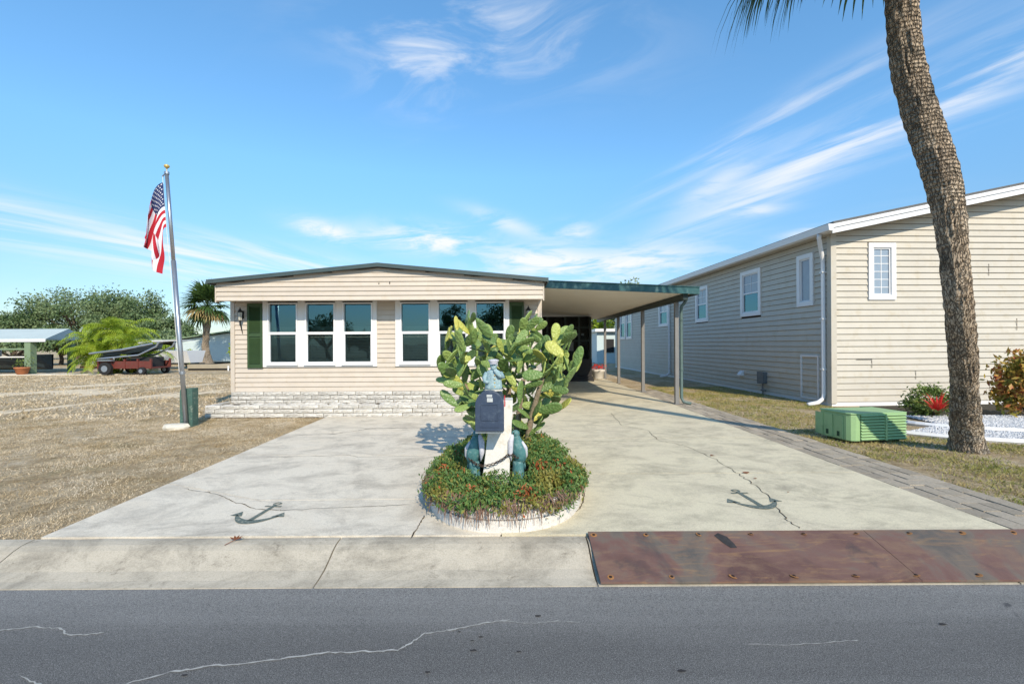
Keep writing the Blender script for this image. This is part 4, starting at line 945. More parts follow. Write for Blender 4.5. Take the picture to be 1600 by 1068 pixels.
while len(padlist) < 298 and tries < 14000:
    tries += 1
    tg = Vector((rc.uniform(-1.05, .92), 6.25+rc.uniform(-.6, .6), rc.uniform(.4, 2.12)))
    if not inside(tg): continue
    if any((m_-tg).length < .090 for m_, t_ in padlist): continue
    nd = min(nodes, key=lambda n_: (n_[0]-tg).length); v = tg-nd[0]
    if v.length < .08 or v.length > .75: continue
    d = (v.normalized()+nd[1]*.35+Vector((rc.gauss(0, .13), rc.gauss(0, .15), .45+rc.gauss(0, .15)))).normalized(); ln = rc.uniform(.20, .31)
    if not inside(nd[0]+d*ln): continue
    if any((m_-(nd[0]+d*ln*.5)).length < .070 for m_, t_ in padlist): continue
    add_pad(nd[0], d, ln)
# a few low hanging pads on the right
# ---- mailbox on its white post
MBX = thing('mailbox', 'navy mailbox on a white tapered post in the island bed', 'mailbox', (-.17, 4.55, .2))
mx_, my = -.205, 4.14; wz = .13; z0 = .835; r = .125
def arch(w_, zb, zt, n=12):
    rr2 = w_; zc_ = zt-rr2; return [(-w_, zb), (w_, zb)]+[(w_*math.cos(math.pi*k/n), zc_+rr2*math.sin(math.pi*k/n)) for k in range(n+1)]
shell = MB().prism([(mx_+a, b) for a, b in arch(.122, z0+.004, z0+.345)], 'y', my+.012, my+.50).build('shell', M['mailbox'], MBX, bevel=.006)
dr_ = MB().prism([(mx_+a, b) for a, b in arch(.130, z0-.012, z0+.352)], 'y', my-.012, my+.011).build('door', M['mailbox'], MBX, bevel=.006)
m = MB(); m.box(mx_-.075, mx_+.075, my-.018, my-.0125, z0+.225, z0+.235).box(mx_-.075, mx_+.075, my-.018, my-.0125, z0+.085, z0+.095).box(mx_-.085, mx_+.085, my-.018, my-.0125, z0+.025, z0+.033).box(mx_-.08, mx_-.07, my-.0175, my-.0125, z0+.0955, z0+.2245).box(mx_+.07, mx_+.08, my-.0175, my-.0125, z0+.0955, z0+.2245)
m.build('moulding', M['mailbox'], dr_)
MB().box(mx_-.022, mx_+.030, my-.016, my-.0125, z0+.252, z0+.288).box(mx_-.025, mx_+.024, my-.016, my-.0125, z0+.296, z0+.318).build('number_label', M['label'], dr_)
MB().box(mx_+.131, mx_+.140, my+.05, my+.20, z0+.20, z0+.235).box(mx_+.131, mx_+.140, my+.05, my+.10, z0+.236, z0+.30).build('signal_flag', M['flagred'], MBX)
# post: broad tapered white pillar leaning back, with a horizontal arm under the box
m = MB(); zb = .10; zt = 1.06
lo = [(-.36, 4.42), (-.07, 4.42), (-.07, 4.70), (-.36, 4.70)]; hi = [(-.235, 4.50), (.012, 4.50), (.012, 4.70), (-.235, 4.70)]
lo = [(-.32, 4.44), (-.045, 4.44), (-.045, 4.72), (-.32, 4.72)]; hi = [(-.20, 4.46), (.005, 4.46), (.005, 4.70), (-.20, 4.70)]
m.add([(x, y_, zb) for x, y_ in lo]+[(x, y_, zt) for x, y_ in hi], [(0, 3, 2, 1), (4, 5, 6, 7), (0, 1, 5, 4), (1, 2, 6, 5), (2, 3, 7, 6), (3, 0, 4, 7)]); m.build('post', M['postwhite'], MBX, bevel=.008)
m = MB(); m.add([(-.335, 4.16, z0-.034), (-.08, 4.16, z0-.034), (-.08, 4.62, z0-.034), (-.335, 4.62, z0-.034), (-.335, 4.16, z0-.013), (-.08, 4.16, z0-.013), (-.08, 4.62, z0-.013), (-.335, 4.62, z0-.013)], [(0, 3, 2, 1), (4, 5, 6, 7), (0, 1, 5, 4), (1, 2, 6, 5), (2, 3, 7, 6), (3, 0, 4, 7)]); m.build('shelf', M['postwhite'], MBX)
# sea captain figurine
SC = thing('captain_figurine', 'small weathered sea captain figurine in pale blue coat on top of the mailbox', 'statue', (mx_+.03, 4.34, z0+.345))
x, y, z = 0, 0, 0
m = MB(); m.lathe([(.080, .0), (.082, .02), (.078, .06), (.070, .11), (.072, .145), (.062, .17), (.034, .185), (.026, .20)], (0, 0, 0), 18, 1, .72)
m.ell((0, -.006, .225), (.034, .036, .042), 14, 10); m.ell((0, -.028, .205), (.024, .018, .026), 10, 8); m.ell((0, -.043, .223), (.007, .009, .009), 8, 6)
m.tube([(-.062, 0, .155), (-.088, -.012, .105), (-.078, -.045, .075), (-.045, -.06, .07)], [.024, .022, .019, .014], 8); m.tube([(.062, 0, .155), (.085, -.02, .115), (.055, -.055, .125), (.018, -.060, .168), (.01, -.058, .188)], [.024, .022, .019, .015, .012], 8)
m.build('body', M['coat'], SC, True, True)
MB().lathe([(.037, .240), (.038, .252), (.050, .268), (.048, .278), (.02, .284)], (0, -.004, 0), 16).add([(-.034, -.03, .245), (.034, -.03, .245), (.024, -.062, .238), (-.024, -.062, .238)], [(0, 1, 2, 3)]).build('cap', M['seawhite'], SC, True, True)
MB().lathe([(.088, -.012), (.088, .0)], (0, 0, 0), 18, 1, .75).build('base', M['stone'], SC, True)
m = MB()
for k in range(4): m.ell((.012, -.058+.004*k*0, .03+.035*k), (.007, .005, .007), 6, 4)
m.build('button', M['gold'], SC, True)
# pelicans on pilings
def pelican(label, x, y, sg, wing_mat):
    t = thing('pelican_statue', label, 'statue', (x, y, .16), 0, 'pelican statues flanking the mailbox post')
    m = MB(); m.lathe([(.062, 0), (.060, .1), (.055, .27), (.056, .30), (.05, .31)], n=14); m.build('piling', M['sea'], t, True, True)
    m = MB()
    for k in range(3): m.tube([(.066*math.cos(a*.5236), .066*math.sin(a*.5236), .05+.02*k) for a in range(13)], .011, 6)
    m.build('rope_coil', M['sea'], t, True, True)
    m = MB(); m.ell((-.055*sg, -.045, .03), (.05, .055, .045), 12, 8); m.ell((.03*sg, -.06, .02), (.035, .04, .03), 10, 6); m.build('shell', M['sea'], t, True, True)
    m = MB(); m.tube([(.03*sg, .01, .27), (.02*sg, .0, .33), (.01*sg, -.005, .41), (-.005*sg, -.01, .48), (-.015*sg, -.012, .525), (-.02*sg, -.014, .555)], [.03, .062, .075, .055, .04, .032], 12); m.ell((-.026*sg, -.016, .575), (.042, .036, .036), 12, 8)
    m.tube([(.035*sg, .02, .30), (.05*sg, .04, .25), (.055*sg, .05, .21)], [.035, .03, .02], 8, flat=.5); b = m.build('body', M['sea'], t, True, True)
    m = MB(); m.tube([(-.055*sg, -.03, .57), (-.075*sg, -.045, .50), (-.078*sg, -.055, .40), (-.068*sg, -.058, .32)], [.018, .030, .026, .006], 8); m.build('bill', M['seawhite'], t, True, True)
    m = MB(); m.tube([(.035*sg, -.03, .50), (.065*sg, -.02, .44), (.07*sg, -.0, .37), (.05*sg, .02, .28)], [.022, .038, .036, .008], 8, flat=.6); m.build('wing', wing_mat, t, True, True)
    MB().ell((-.045*sg, -.048, .583), (.008, .006, .008), 8, 6).build('eye', M['iron'], t, True)
    for k in (-1, 1): MB().tube([(.015*k, -.03, .30), (.02*k, -.05, .312)], [.012, .004], 6).build('foot', M['sea'], t, True)
pelican('shaded blue-green pelican statue on a piling at the left of the mailbox post', -.375, 4.50, -1, M['seawhite']); pelican('sunlit pale-winged pelican statue on a piling at the right of the mailbox post', .055, 4.50, 1, M['seawhite'])
# chain hung across the post
CH = thing('chain', 'rusty chain draped across the white mailbox post between the pelican statues', 'chain', (-.18, 4.41, .5))
lk = MB(); k = 14; lk.tube([(.021*math.cos(2*math.pi*i/k), .012*math.sin(2*math.pi*i/k), 0) for i in range(k+1)], .0042, 6, caps=False); lkm = lk.mesh('link', M['chain'], True)
cp = spline([(-.43, 4.46, .53), (-.38, 4.425, .475), (-.30, 4.405, .445), (-.20, 4.41, .455), (-.10, 4.42, .50), (-.03, 4.425, .545), (.03, 4.43, .52), (.10, 4.46, .505)], 8)
acc = 0; last = cp[0]; n = 0
for i in range(1, len(cp)):
    acc += (cp[i]-cp[i-1]).length
    if acc > .031:
        d = (cp[i]-last).normalized(); q = d.to_track_quat('X', 'Z').to_matrix().to_4x4(); q = Matrix.Translation(cp[i]-Vector(CH.location)) @ q @ Matrix.Rotation(R(90*(n % 2)+25), 4, 'X')
        piece(lkm, 'link', CH, mat4=q); acc = 0; last = cp[i]; n += 1
# ================================================================== flagpole with flag
FX, FY = gxy(287, 667); FX += 0
FP = thing('flagpole', 'leaning silver flagpole in a green wooden sleeve on the dry lawn', 'flagpole', (FX, FY, 0))
tx = FX-.33; ht = 5.02
def pole(z): return Vector((FX+.03-.36*z/ht, FY+.02, z))
MB().tube([pole(0), pole(1.6), pole(3.3)], .043, 14).tube([pole(3.3), pole(ht)], .034, 14).build('pole', M['metal'], FP, smooth=True)
m = MB(); m.tube([pole(1.05), pole(1.10)], .055, 10); m.build('clamp', M['metal'], FP)
MB().box(FX-.13, FX-.04, FY+.06, FY+.25, -.02, .74).build('sleeve_board', M['sleeve'], FP, bevel=.006); MB().box(FX-.04, FX+.11, FY+.075, FY+.26, -.02, .76).build('sleeve_board', M['sleeve'], FP, bevel=.006)
m = MB(); p = pole(ht); m.tube([p, p+Vector((0, 0, .05))], .045, 10); m.tube([p+Vector((0, 0, -.03)), p+Vector((-.06, 0, -.01)), p+Vector((-.09, 0, -.05))], .014, 6); m.build('truck', M['metal'], FP)
m = MB(); m.lathe([(.004, .10), (.012, .105), (.025, .125), (.035, .13), (.05, .15), (.052, .165), (.04, .185), (.015, .195)], tuple(p), 12); m.tube([p+Vector((0, 0, .04)), p+Vector((0, 0, .11))], .008, 6); m.build('finial', M['gold'], FP, smooth=True)
MB().tube([pole(ht)+Vector((-.07, -.02, -.05)), pole(3.9)+Vector((-.055, -.045, 0)), pole(2.5)+Vector((-.03, -.05, 0)), pole(1.1)+Vector((-.02, -.052, 0))], .005, 5).build('halyard', M['white'], FP)
m = MB(); m.lathe([(.17, -.02), (.185, .03), (.16, .085), (.03, .095)], (0, 0, 0), 9, 1.25, .7); m.v = [tuple(Vector(v)*(1+.15*noise.noise(Vector(v)*9))) for v in m.v]
bs = m.mesh('block_stone', M['stone']); bo = bpy.data.objects.new('base_stone', bs); C.objects.link(bo); bo.location = (FX-.06, FY-.14, 0); bo.rotation_euler = (0, 0, R(18)); WL[bo.name] = Vector(bo.location); tag(bo, 'white rounded stone at the foot of the flagpole', 'stone')
FL = thing('flag', 'United States flag hanging limp and folded from the flagpole', 'flag', tuple(pole(4.85)))
NU, NV = 60, 52
def flagp(u, v):
    """u along the fly, v up the hoist; limp cloth hanging in folds"""
    hz = 4.84-(1-v)*.88; b = pole(hz)+Vector((-.055, -.05, 0))
    fl_ = 1-math.exp(-u/.14); k = u-.13*fl_                       # cloth leaves the pole level, then falls
    x = -(.085+.03*v)*fl_-(.02+.21*v)*k*(1-.35*max(0, u-.6))+.065*math.sin(v*13+u*2.2+.5)*k+.03*math.sin(u*8+v*3)*u
    zz = -.02*fl_-(1.22+.06*math.sin(v*9))*k*(.86+.14*v)
    yy = -.04*fl_-.10*v*k+.085*math.sin(v*10.5+u*3.0)*min(1, k*2.2)+.035*math.sin(u*12+v*4)*k
    return b+Vector((x, yy, zz))
m = MB(); m.v = [tuple(flagp(i/NU, j/NV)) for j in range(NV+1) for i in range(NU+1)]
for j in range(NV):
    for i in range(NU):
        m.f.append((j*(NU+1)+i, j*(NU+1)+i+1, (j+1)*(NU+1)+i+1, (j+1)*(NU+1)+i)); st = int(j/NV*13)
        m.mi.append(2 if (i/NU < .4 and st >= 6) else (0 if st % 2 == 0 else 1))
m.build('cloth', [M['red'], M['fwhite'], M['navy']], FL, smooth=True)
stm = MB()
for r in range(9):
    for c_ in range(6 if r % 2 == 0 else 5):
        u = .4*(c_+(.5 if r % 2 == 0 else 1))/6.0; v = 1-(7/13)*(r+.7)/9.8
        p = flagp(u, v); pu = (flagp(u+.01, v)-p).normalized(); pv = (flagp(u, v+.01)-p).normalized(); nn = pu.cross(pv).normalized()
        for sgn in (1, -1): stm.add([p+nn*.004*sgn]+[p+nn*.004*sgn+(pu*math.sin(q*math.pi/5)+pv*math.cos(q*math.pi/5))*(.019 if q % 2 == 0 else .008) for q in range(10)], [(0, 1+q, 1+(q+1) % 10) for q in range(10)])
stm.build('star', M['fwhite'], FL, kind='stuff')
# ================================================================== right-hand garden bed
BED = [(6.75, 8.05), (7.35, 7.55), (8.2, 7.2), (9.5, 6.95), (13, 6.7), (14, 11.9), (8.7, 11.55), (8.5, 10.2), (8.3, 8.9), (7.5, 8.45)]
gb = struct(MB().prism(BED, 'z', -.05, .01).build('garden_bed', M['mulch']))
def inpoly(p, poly):
    x, y = p[:, 0], p[:, 1]; r_ = np.zeros(len(p), bool); n = len(poly)
    for i in range(n):
        (x1, y1), (x2, y2) = poly[i], poly[(i+1) % n]; cnd = ((y1 > y) != (y2 > y)) & (x < (x2-x1)*(y-y1)/(y2-y1+1e-12)+x1); r_ ^= cnd
    return r_
gp = np.stack([rng.uniform(6.7, 13, 42000), rng.uniform(6.7, 9.95, 42000)], 1); gp = gp[inpoly(gp, BED)]; gp = gp[np.abs(gp[:, 1]-(9.9)) > 0]
n = len(gp); base = np.concatenate([gp, np.full((n, 1), .012)], 1); s = rng.uniform(.012, .026, n)[:, None]
tet = np.array([[1, 0, -.3], [-.5, .87, -.3], [-.5, -.87, -.3], [0, 0, 1.0]]); ang = rng.uniform(0, 6.28, n); ca, sa = np.cos(ang), np.sin(ang)
V = np.stack([np.stack([(t[0]*ca-t[1]*sa)*s[:, 0], (t[0]*sa+t[1]*ca)*s[:, 0], np.full(n, t[2])*s[:, 0]], 1)+base for t in tet], 1)
tri = np.stack([V[:, 0], V[:, 1], V[:, 3], V[:, 1], V[:, 2], V[:, 3], V[:, 2], V[:, 0], V[:, 3]], 1).reshape(-1, 3)
tag(soup('white_gravel', tri, 3, M['gravel']), 'white decorative gravel in the bed in front of the neighbouring house', 'gravel')
def edging(name, pts, label):
    p = [Vector(q) for q in pts]; m = MB(); m.tube([(q.x, q.y, .03) for q in spline([(a, b, 0) for a, b in pts], 6)], .05, 6, flat=1.0); return tag(m.build(name, M['vinyl']), label, 'edging')
edging('bed_edging', [(6.72, 8.07), (7.35, 7.52), (8.2, 7.16), (9.5, 6.9), (11, 6.75), (13, 6.65)], 'white curved edging along the lawn side of the gravel bed')
edging('bed_edging', [(8.05, 9.75), (7.75, 9.0), (8.3, 8.4), (9.0, 8.1)], 'white edging line behind the palm trunk, nearer the house')
def shrub(name, label, x, y, rx, ry, z0, z1, n, size, mat, clumps=26, cat='shrub', seed=1, asp=.45):
    t = thing(name, label, cat, (x, y, 0)); r2 = np.random.default_rng(seed)
    d = r2.normal(size=(clumps, 3)); d /= np.linalg.norm(d, axis=1)[:, None]; cc = np.array([x, y, (z0+z1)/2])+d*r2.uniform(.45, .85, (clumps, 1))*np.array([rx, ry, (z1-z0)/2])
    c = cc[r2.integers(0, clumps, n)]+r2.normal(size=(n, 3))*np.array([rx, ry, (z1-z0)/2])*.2; c[:, 2] = np.maximum(c[:, 2], .03)
    soup('foliage', leaves(c, size, asp, .5), 4, mat, parent=t, kind=None)
    m = MB()
    for i in range(6):
        q = cc[i]; m.tube([(x+r2.uniform(-.06, .06), y+r2.uniform(-.06, .06), 0), ((x+q[0])/2, (y+q[1])/2, q[2]*.55), tuple(q)], [.016, .011, .005], 5)
    m.build('stem', M['trunk'], t); return t
shrub('garden_shrub', 'rounded variegated green shrub against the beige wall left of the palm', 9.0, 9.95, .52, .42, .0, .66, 2600, .075, M['shrubg'], 30, seed=4)
shrub('croton_bush', 'tall red and yellow croton bush at the right edge of the picture', 10.85, 9.75, .62, .5, .05, 1.5, 2600, .13, M['croton'], 30, seed=6)
BR = thing('bromeliad', 'bright red bromeliad with strappy leaves beside the palm trunk', 'plant', (8.58, 9.3, 0))
for i in range(34):
    a = i*2.4; e = R(80-55*(i/34)); d = Vector((math.cos(a)*math.cos(e), math.sin(a)*math.cos(e), math.sin(e))); p = Vector((8.58, 9.3, .16)); row = []; n = 6; L_ = random.uniform(.36, .52); sd = d.cross(Vector((0, 0, 1))).normalized()
    for k in range(n+1):
        w_ = .06*(1-(k/n)**2)+.002; row += [p+sd*w_/2, p-sd*w_/2]; d = (d+Vector((0, 0, -.10*k/2))).normalized(); p = p+d*L_/n
    MB().add(row, [(2*k, 2*k+1, 2*k+3, 2*k+2) for k in range(n)]).build('leaf', M['bromred'] if i < 26 else M['shrubg'], BR)
# ================================================================== far things on the left
def oak(label, x, y, h, r, seed, n=13000, name='oak_tree', mat='oak', size=.30):
    t = thing(name, label, 'tree', (x, y, 0), 0, 'trees beyond the empty lot'); r2 = np.random.default_rng(seed); rr = random.Random(seed)
    k = 46; d = r2.normal(size=(k, 3)); d[:, 2] = np.abs(d[:, 2])*.9-.25; d /= np.linalg.norm(d, axis=1)[:, None]
    cc = np.array([x, y, h*.52])+d*np.array([r, r*.8, h*.42])*r2.uniform(.45, 1.0, (k, 1))
    c = cc[r2.integers(0, k, n)]+r2.normal(size=(n, 3))*np.array([r*.12, r*.12, h*.055]); c = c[c[:, 2] > .4]
    soup('crown', leaves(c, size, .55, .3), 4, M[mat], parent=t, kind=None)
    m = MB(); m.tube([(x, y, -.1), (x+.1, y, h*.15), (x-.1, y, h*.3)], [h*.05, h*.04, h*.03], 8)
    for i in range(9):
        q = cc[i]; m.tube([(x, y, h*.22), ((x+q[0])/2+rr.uniform(-.4, .4), (y+q[1])/2, (h*.28+q[2])/2), tuple(q)], [h*.024, h*.015, h*.005], 6)
    m.build('trunk', M['trunk'], t); return t
for lab, px, Y, py, r, sd in (('broad oak tree at the far left edge above the pale metal carport', 20, 58, 484, 5.0, 1), ('tallest spreading oak tree behind the pale metal carport', 120, 62, 446, 6.2, 2), ('tall rounded oak tree right of the tallest one, behind the lime green palm', 205, 60, 451, 5.0, 3), ('lower oak tree just left of the flagpole', 258, 56, 496, 3.6, 4), ('oak tree partly cut off by the left picture edge', -75, 56, 472, 6, 5)):
    x, h = (px-800)/F*Y, CAMZ+(HOR+(800-px)*.0058-py)/F*Y; oak(lab, x, Y, h*1.02, r, sd)
for lab, px, Y, h, r, sd in (('low leafy tree under the oaks behind the metal carport posts', 20, 40, 3.2, 4.0, 11), ('dark leafy shrub mass right of the lime green palm', 235, 47, 3.6, 3.5, 12), ('dark leafy tree between the metal carport and the lime green palm', 95, 42, 3.6, 3.4, 13)):
    oak(lab, (px-800)/F*Y, Y, h, r, sd, 5000, 'leafy_tree', size=.26)
oak('tree whose top shows above the far end of the carport roof', 12.8, 46, 8.1, 3.0, 21, 6000)
oak('sunlit yellow-green tree seen past the far end of the carport', 9.6, 52, 5.6, 2.2, 22, 1800, 'leafy_tree', 'lime', .4)
oak('oak crown peeping over the roof of the pale house behind the fan palm', -33.5, 60, 4.6, 4.0, 23, 2400)
for lab, px, h, r, sd in (('dark tree mirrored in the second window from the left', 512, 6.0, 3.2, 51), ('dark bushy tree mirrored in the window right behind the cactus', 706, 6.6, 2.6, 52), ('tall dark tree mirrored in the rightmost front window', 775, 7.4, 2.4, 53), ('low dark shrubbery mirrored at the foot of the third window', 575, 3.6, 3.0, 54)):
    oak(lab, (px-800)/F*57, -34.8, h, r, sd, 3500)
# metal carport
K = thing('metal_carport', 'open carport with pale metal roof and sage posts at the far left', 'carport', (-30, 28, 0))
m = MB(); m.add([(-37, 27, 2.02), (-27.3, 27, 2.02), (-29.8, 31.0, 2.75), (-37, 31.0, 2.75), (-37, 27, 2.10), (-27.3, 27, 2.10), (-29.8, 31.0, 2.83), (-37, 31.0, 2.83)], [(0, 3, 2, 1), (4, 5, 6, 7), (0, 1, 5, 4), (1, 2, 6, 5), (2, 3, 7, 6), (3, 0, 4, 7)]); m.build('roof', M['metalroof'], K)
m = MB(); m.add([(-27.28, 27, 2.02), (-30.6, 33, 2.05), (-29.78, 31.0, 2.75), (-27.28, 27, 2.09), (-30.6, 33, 2.12), (-29.78, 31.0, 2.82)], [(0, 2, 1), (3, 4, 5), (0, 1, 4, 3), (1, 2, 5, 4)]); m.build('roof', paint('roof_end', (150, 160, 158), .1, 2, .5), K)
MB().box(-37, -27.3, 26.93, 26.99, 1.92, 2.08).build('gutter', M['vinyl'], K)
for x in (-28.4, -33.2): MB().box(x-.18, x+.18, 27.0, 27.36, 0, 2.0).build('post', M['sage'], K)
MB().box(-30.9, -30.6, 32.0, 32.3, 0, 2.0).build('post', M['sage'], K)
MB().box(-37, -28.6, 27.1, 27.2, 1.45, 1.55).build('rail', M['sage'], K)
MB().box(-37, -22.6, 26.4, 27.6, -.05, .04).build('slab', M['drive_l'], K)
# boat under the metal carport
B1 = thing('moored_boat', 'dark hulled boat parked under the metal carport at the left edge', 'boat', (-32, 29, 0))
m = MB(); L_ = [(-36, .9), (-33, .95), (-31, .9), (-29.6, .45), (-28.9, .05)]
vs = []
for x, w_ in L_: vs += [(x, 29-w_, 1.0+(.15 if x > -31 else 0)), (x, 29-w_*.6, .35), (x, 29, .2), (x, 29+w_*.6, .35), (x, 29+w_, 1.0+(.15 if x > -31 else 0))]
m.add(vs, [(i*5+j, i*5+j+1, i*5+j+6, i*5+j+5) for i in range(4) for j in range(4)]+[(0, 4, 3, 2, 1)]+[(i*5, i*5+5, i*5+9, i*5+4) for i in range(4)]); m.build('hull', M['hull'], B1, smooth=False)
MB().box(-34.4, -32.6, 28.5, 29.5, 1.0, 1.5).build('console', M['alu'], B1, bevel=.1); MB().box(-36, -29.4, 28.03, 28.08, .98, 1.05).build('gunwale', M['vinyl'], B1)
pot('flower_pot', 'terracotta pot with a plant beside the metal carport', gxy(94, 582)[0], 26.6, .33, .42, M['terra'], (90, .6, M['shrubg']), .04); pot('flower_pot', 'teal pot in front of the sage carport post at far left', gxy(50, 582)[0], 26.55, .33, .36, M['potteal'], (60, .5, M['shrubg']), .04)
# lime green clumping palm
LP = thing('clumping_palm', 'bright lime green clumping palm beside the red trailer', 'palm', (-23.6, 27.6, 0))
tr = MB(); rl = random.Random(4); fr_ = []
for i in range(15):
    bx_ = -23.6+rl.uniform(-.9, .9); by = 27.6+rl.uniform(-.5, .5); tx_ = bx_+rl.uniform(-1.0, 1.0); ty = by+rl.uniform(-.5, .5); tz = rl.uniform(.7, 2.7)
    tr.tube([(bx_, by, 0), ((bx_+tx_)/2, by, tz*.6), (tx_, ty, tz)], [.06, .05, .04], 6); fr_.append((tx_, ty, tz))
tr.build('trunk', M['graywall'], LP)
for q in fr_:
    for k in range(11):
        a = rl.uniform(0, 6.283); e = rl.uniform(.2, 1.3); v = Vector((math.cos(a)*math.cos(e), math.sin(a)*math.cos(e), math.sin(e))); p = Vector(q); m = MB(); L_ = rl.uniform(1.1, 1.7); n = 9; sp = []
        for s_ in range(n+1): sp.append((p.copy(), v.copy())); v = (v+Vector((0, 0, -.20))).normalized(); p = p+v*L_/n
        m.tube([s_[0] for s_ in sp], .012, 4)
        for p_, v_ in sp[1:]:
            sd = v_.cross(Vector((0, 0, 1))).normalized() if abs(v_.z) < .98 else Vector((1, 0, 0))
            for sg in (-1, 1):
                for h_ in (0, .5):
                    o_ = p_+v_*h_*L_/n; d = (sd*sg+v_*.6+Vector((0, 0, -.25))).normalized(); e1 = o_+d*.22; e2 = e1+(d+Vector((0, 0, -1.1))).normalized()*.26; w_ = v_*.022
                    m.add([o_-w_, o_+w_, e1+w_, e1-w_, e2], [(0, 1, 2, 3), (3, 2, 4)])
        m.build('frond', M['lime'], LP)
# red trailer and boats on it
TR = thing('utility_trailer', 'red utility trailer parked at the edge of the empty lot', 'trailer', (-21.9, 26.6, 0))
X0, X1, YA, YB = -23.6, -20.5, 26.2, 27.7
MB().box(X0, X1, YA, YB, .36, .44).build('bed', M['trailer'], TR)
for y_ in (YA, YB-.05):
    MB().box(X0, X1, y_, y_+.05, .441, .78).build('side_panel', M['trailer'], TR)
    for k in range(5): MB().box(X0+.05+k*.74, X0+.13+k*.74, y_-.03, y_+.08, .34, .9).build('stake', M['trailer'], TR)
for xx, rd in ((-23.0, .36), (-20.95, .22)):
    for y_ in (YA-.22, YB+.04):
        w_ = MB(); w_.tube([(xx, y_, rd), (xx, y_+.2, rd)], rd, 18); wh = w_.build('wheel', M['tyre'], TR, bevel=.03); MB().tube([(xx, y_-.012, rd), (xx, y_+.21, rd)], rd*.5, 12).build('rim', M['alu'], wh)
MB().prism([(-22.55, .8), (-22.7, .86), (-23.3, .86), (-23.45, .8), (-23.3, .80), (-22.7, .80)], 'y', YA-.25, YA+.0).build('fender', M['alu'], TR)
MB().tube([(X0, 26.9, .4), (X0-1.6, 26.9, .42)], .05, 6).build('drawbar', M['trailer'], TR)
MB().box(-22.2, -20.7, 26.5, 27.4, .445, 1.0).build('crate', M['darkwall'], TR)
BT = thing('flat_boat', 'dark flat-bottomed boat lying tilted on top of the red trailer', 'boat', (-22.2, 26.8, 1.0))
m = MB(); vs = []
for x, zz, w_ in ((-24.0, .98, .55), (-23, 1.08, .7), (-22, 1.18, .72), (-21.2, 1.32, .62), (-20.55, 1.5, .35)): vs += [(x, 26.8-w_, zz+.26), (x, 26.8-w_*.75, zz), (x, 26.8+w_*.75, zz), (x, 26.8+w_, zz+.26)]
m.add(vs, [(i*4+j, i*4+j+1, i*4+j+5, i*4+j+4) for i in range(4) for j in range(3)]+[(i*4+3, i*4, i*4+4, i*4+7) for i in range(4)]+[(0, 3, 2, 1), (16, 17, 18, 19)]); m.build('hull', M['hull'], BT)
m = MB(); m.tube([(-24.05, 26.22, 1.22), (-22, 26.02, 1.44), (-20.6, 26.4, 1.77)], .06, 6); m.build('gunwale', M['alu'], BT)
for y_ in (26.15, 27.4): MB().tube([(-23.6, y_, .92), (-21.2, y_, 1.12), (-20.2, y_, 1.6), (-20.05, y_, 1.85)], .05, 6).build('bunk_rail', M['alu'], BT)
# pale boat behind the trailer
B2 = thing('covered_boat', 'white boat with a canopy behind the red trailer', 'boat', (-24, 33, 0))
m = MB(); vs = []
for x, zz, w_ in ((-26.6, .75, .25), (-25.6, .62, .8), (-24, .55, 1.0), (-22.6, .55, 1.0)): vs += [(x, 33-w_, zz+.75), (x, 33-w_*.6, zz-.1), (x, 33+w_*.6, zz-.1), (x, 33+w_, zz+.75)]
m.add(vs, [(i*4+j, i*4+j+1, i*4+j+5, i*4+j+4) for i in range(3) for j in range(3)]+[(i*4+3, i*4, i*4+4, i*4+7) for i in range(3)]+[(0, 3, 2, 1), (12, 13, 14, 15)]); m.build('hull', M['vinyl'], B2)
MB().prism([(-26.8, 1.75), (-25, 1.98), (-23.2, 2.0), (-23.2, 2.05), (-25, 2.04), (-26.8, 1.80)], 'y', 32.2, 33.8).build('canopy', M['vinyl'], B2)
for xx in (-26.0, -23.6): MB().tube([(xx, 32.3, 1.2), (xx, 32.3, 1.9)], .03, 5).build('canopy_pole', M['alu'], B2)
# low wall, terrace, pale house, fan palm
TE = struct(MB().box(-21.6, -11.0, 31.06, 75, -.1, .30).build('terrace', M['ground']))
LW = MB().box(-21.7, -10.5, 30.8, 31.05, .12, .40).build('low_wall', M['graywall']); tag(LW, 'low grey retaining edge below the pale house and fan palm', 'wall')
MB().box(-21.7, -10.5, 30.86, 31.0, -.05, .119).build('base_gap', M['dark'], LW)
MB().tube([(-18.6, 30.2, -.05), (-18.6, 30.2, .32)], .05, 8).build('pipe_stub', M['vinyl']); tag(bpy.data.objects['pipe_stub'], 'short white pipe stub standing in front of the low grey wall', 'pipe')
PH = thing('pale_house', 'pale blue-white house with flat side roof behind the fan palm', 'house', (-25.5, 40, .3))
MB().prism([(-29.2, .3), (-20, .3), (-20, 2.0), (-24.6, 2.72), (-29.2, 2.1)], 'y', 40, 52).build('wall', M['farwall'], PH)
for k in range(14): MB().box(-29.2, -20, 39.985, 40.0, .32+.15*k, .44+.15*k).build('plank', M['farwall'], PH) if k < 11 else None
for a, b in (((-29.6, 2.12), (-24.6, 2.80)), ((-24.6, 2.80), (-19.6, 2.02))): MB().prism([a, b, (b[0], b[1]+.10), (a[0], a[1]+.10)], 'y', 39.6, 52.3).build('roof', M['teal'] if False else M['sage'], PH)
MB().box(-36.2, -29.3, 38.6, 46, 2.06, 2.24).build('side_roof', M['sage'], PH)
MB().box(-36.0, -29.3, 41.5, 41.6, .3, 2.05).build('side_wall', M['post'], PH)
for x in (-35.9, -32.6): MB().box(x, x+.12, 38.8, 38.92, 0, 2.05).build('post', M['vinyl'], PH)
MB().box(-36, -29.3, 38.9, 39.0, .1, .75).build('half_wall', M['vinyl'], PH)
for a in (-34.5, -32.2): MB().box(a, a+1.6, 41.44, 41.49, 1.1, 1.9).build('window', M['dark'], PH)
FPX, FPY = -24.3, 36.6
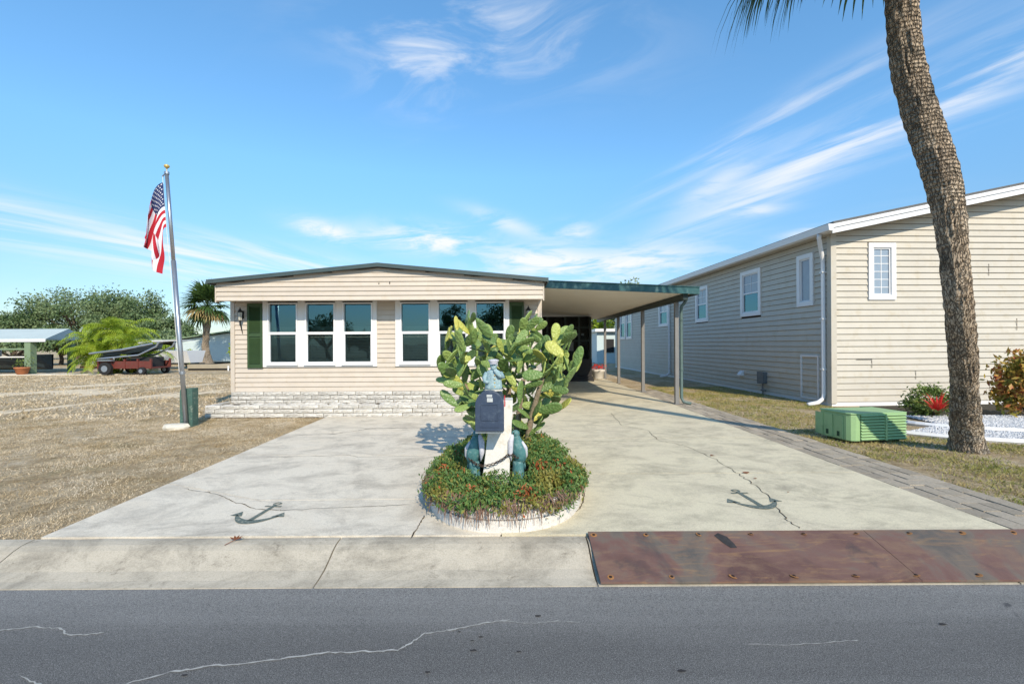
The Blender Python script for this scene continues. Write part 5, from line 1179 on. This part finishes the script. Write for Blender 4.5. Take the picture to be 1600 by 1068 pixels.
FN = thing('fan_palm', 'fan palm with shaggy trunk in front of the pale house', 'palm tree', (FPX, FPY, .3))
palm_trunk([(FPX+.05, FPY, .2), (FPX, FPY, .9), (FPX-.05, FPY, 1.6), (FPX+.02, FPY, 2.5), (FPX+.12, FPY, 3.9), (FPX+.12, FPY, 4.7)], [.50, .30, .22, .20, .27, .22], 28, 14, M['bark'], FN, .07, 9)
ft = Vector((FPX+.12, FPY, 4.75)); rf_ = random.Random(9)
for i in range(46):
    a = i*2.39996; e = R(86-120*(i/45)+rf_.uniform(-12, 12)); m = MB(); fan_leaf(m, ft, (math.cos(a)*math.cos(e), math.sin(a)*math.cos(e), math.sin(e)), rf_.uniform(1.2, 1.5), i, .35 if i < 30 else .8, 20, .10, .75)
    m.build('frond', M['frond'] if (i < 34 or i % 3) else M['frond_dry'], FN)
shrub('garden_shrub', 'small green shrub at the foot of the fan palm', -25.6, 36.2, .6, .5, .3, 1.3, 500, .22, M['lime'], 14, seed=31); shrub('garden_shrub', 'yellow-green shrub between the fan palm and the mobile home', -21.3, 36.0, .8, .6, .3, 1.7, 700, .22, M['lime'], 14, seed=32)
# white shed seen past the carport
SH = thing('white_shed', 'small white shed seen past the far end of the carport', 'shed', (8.4, 38, 0))
MB().box(7.0, 10.5, 38, 41, 0, 2.6).build('wall', M['farwall'], SH); MB().box(6.8, 10.7, 37.6, 41.3, 2.61, 2.85).build('roof', M['vinyl'], SH); MB().box(7.7, 8.4, 37.95, 37.99, .9, 2.0).build('window', M['dark'], SH)
# fallen leaf on the kerb
x, y_ = gxy(366, 846, .012); m = MB(); rr = random.Random(3)
for k in range(5): 
    a = R(20+35*k); m.add([(x, y_, .03), (x+math.cos(a-.3)*.035, y_+math.sin(a-.3)*.035, .036), (x+math.cos(a)*.06, y_+math.sin(a)*.06, .045), (x+math.cos(a+.3)*.035, y_+math.sin(a+.3)*.035, .036)], [(0, 1, 2, 3)])
m.tube([(x, y_, .03), (x-.05, y_-.06, .012)], .003, 4); tag(m.build('fallen_leaf', M['leafdead']), 'curled brown leaf lying on the kerb edge near the left anchor', 'leaf')
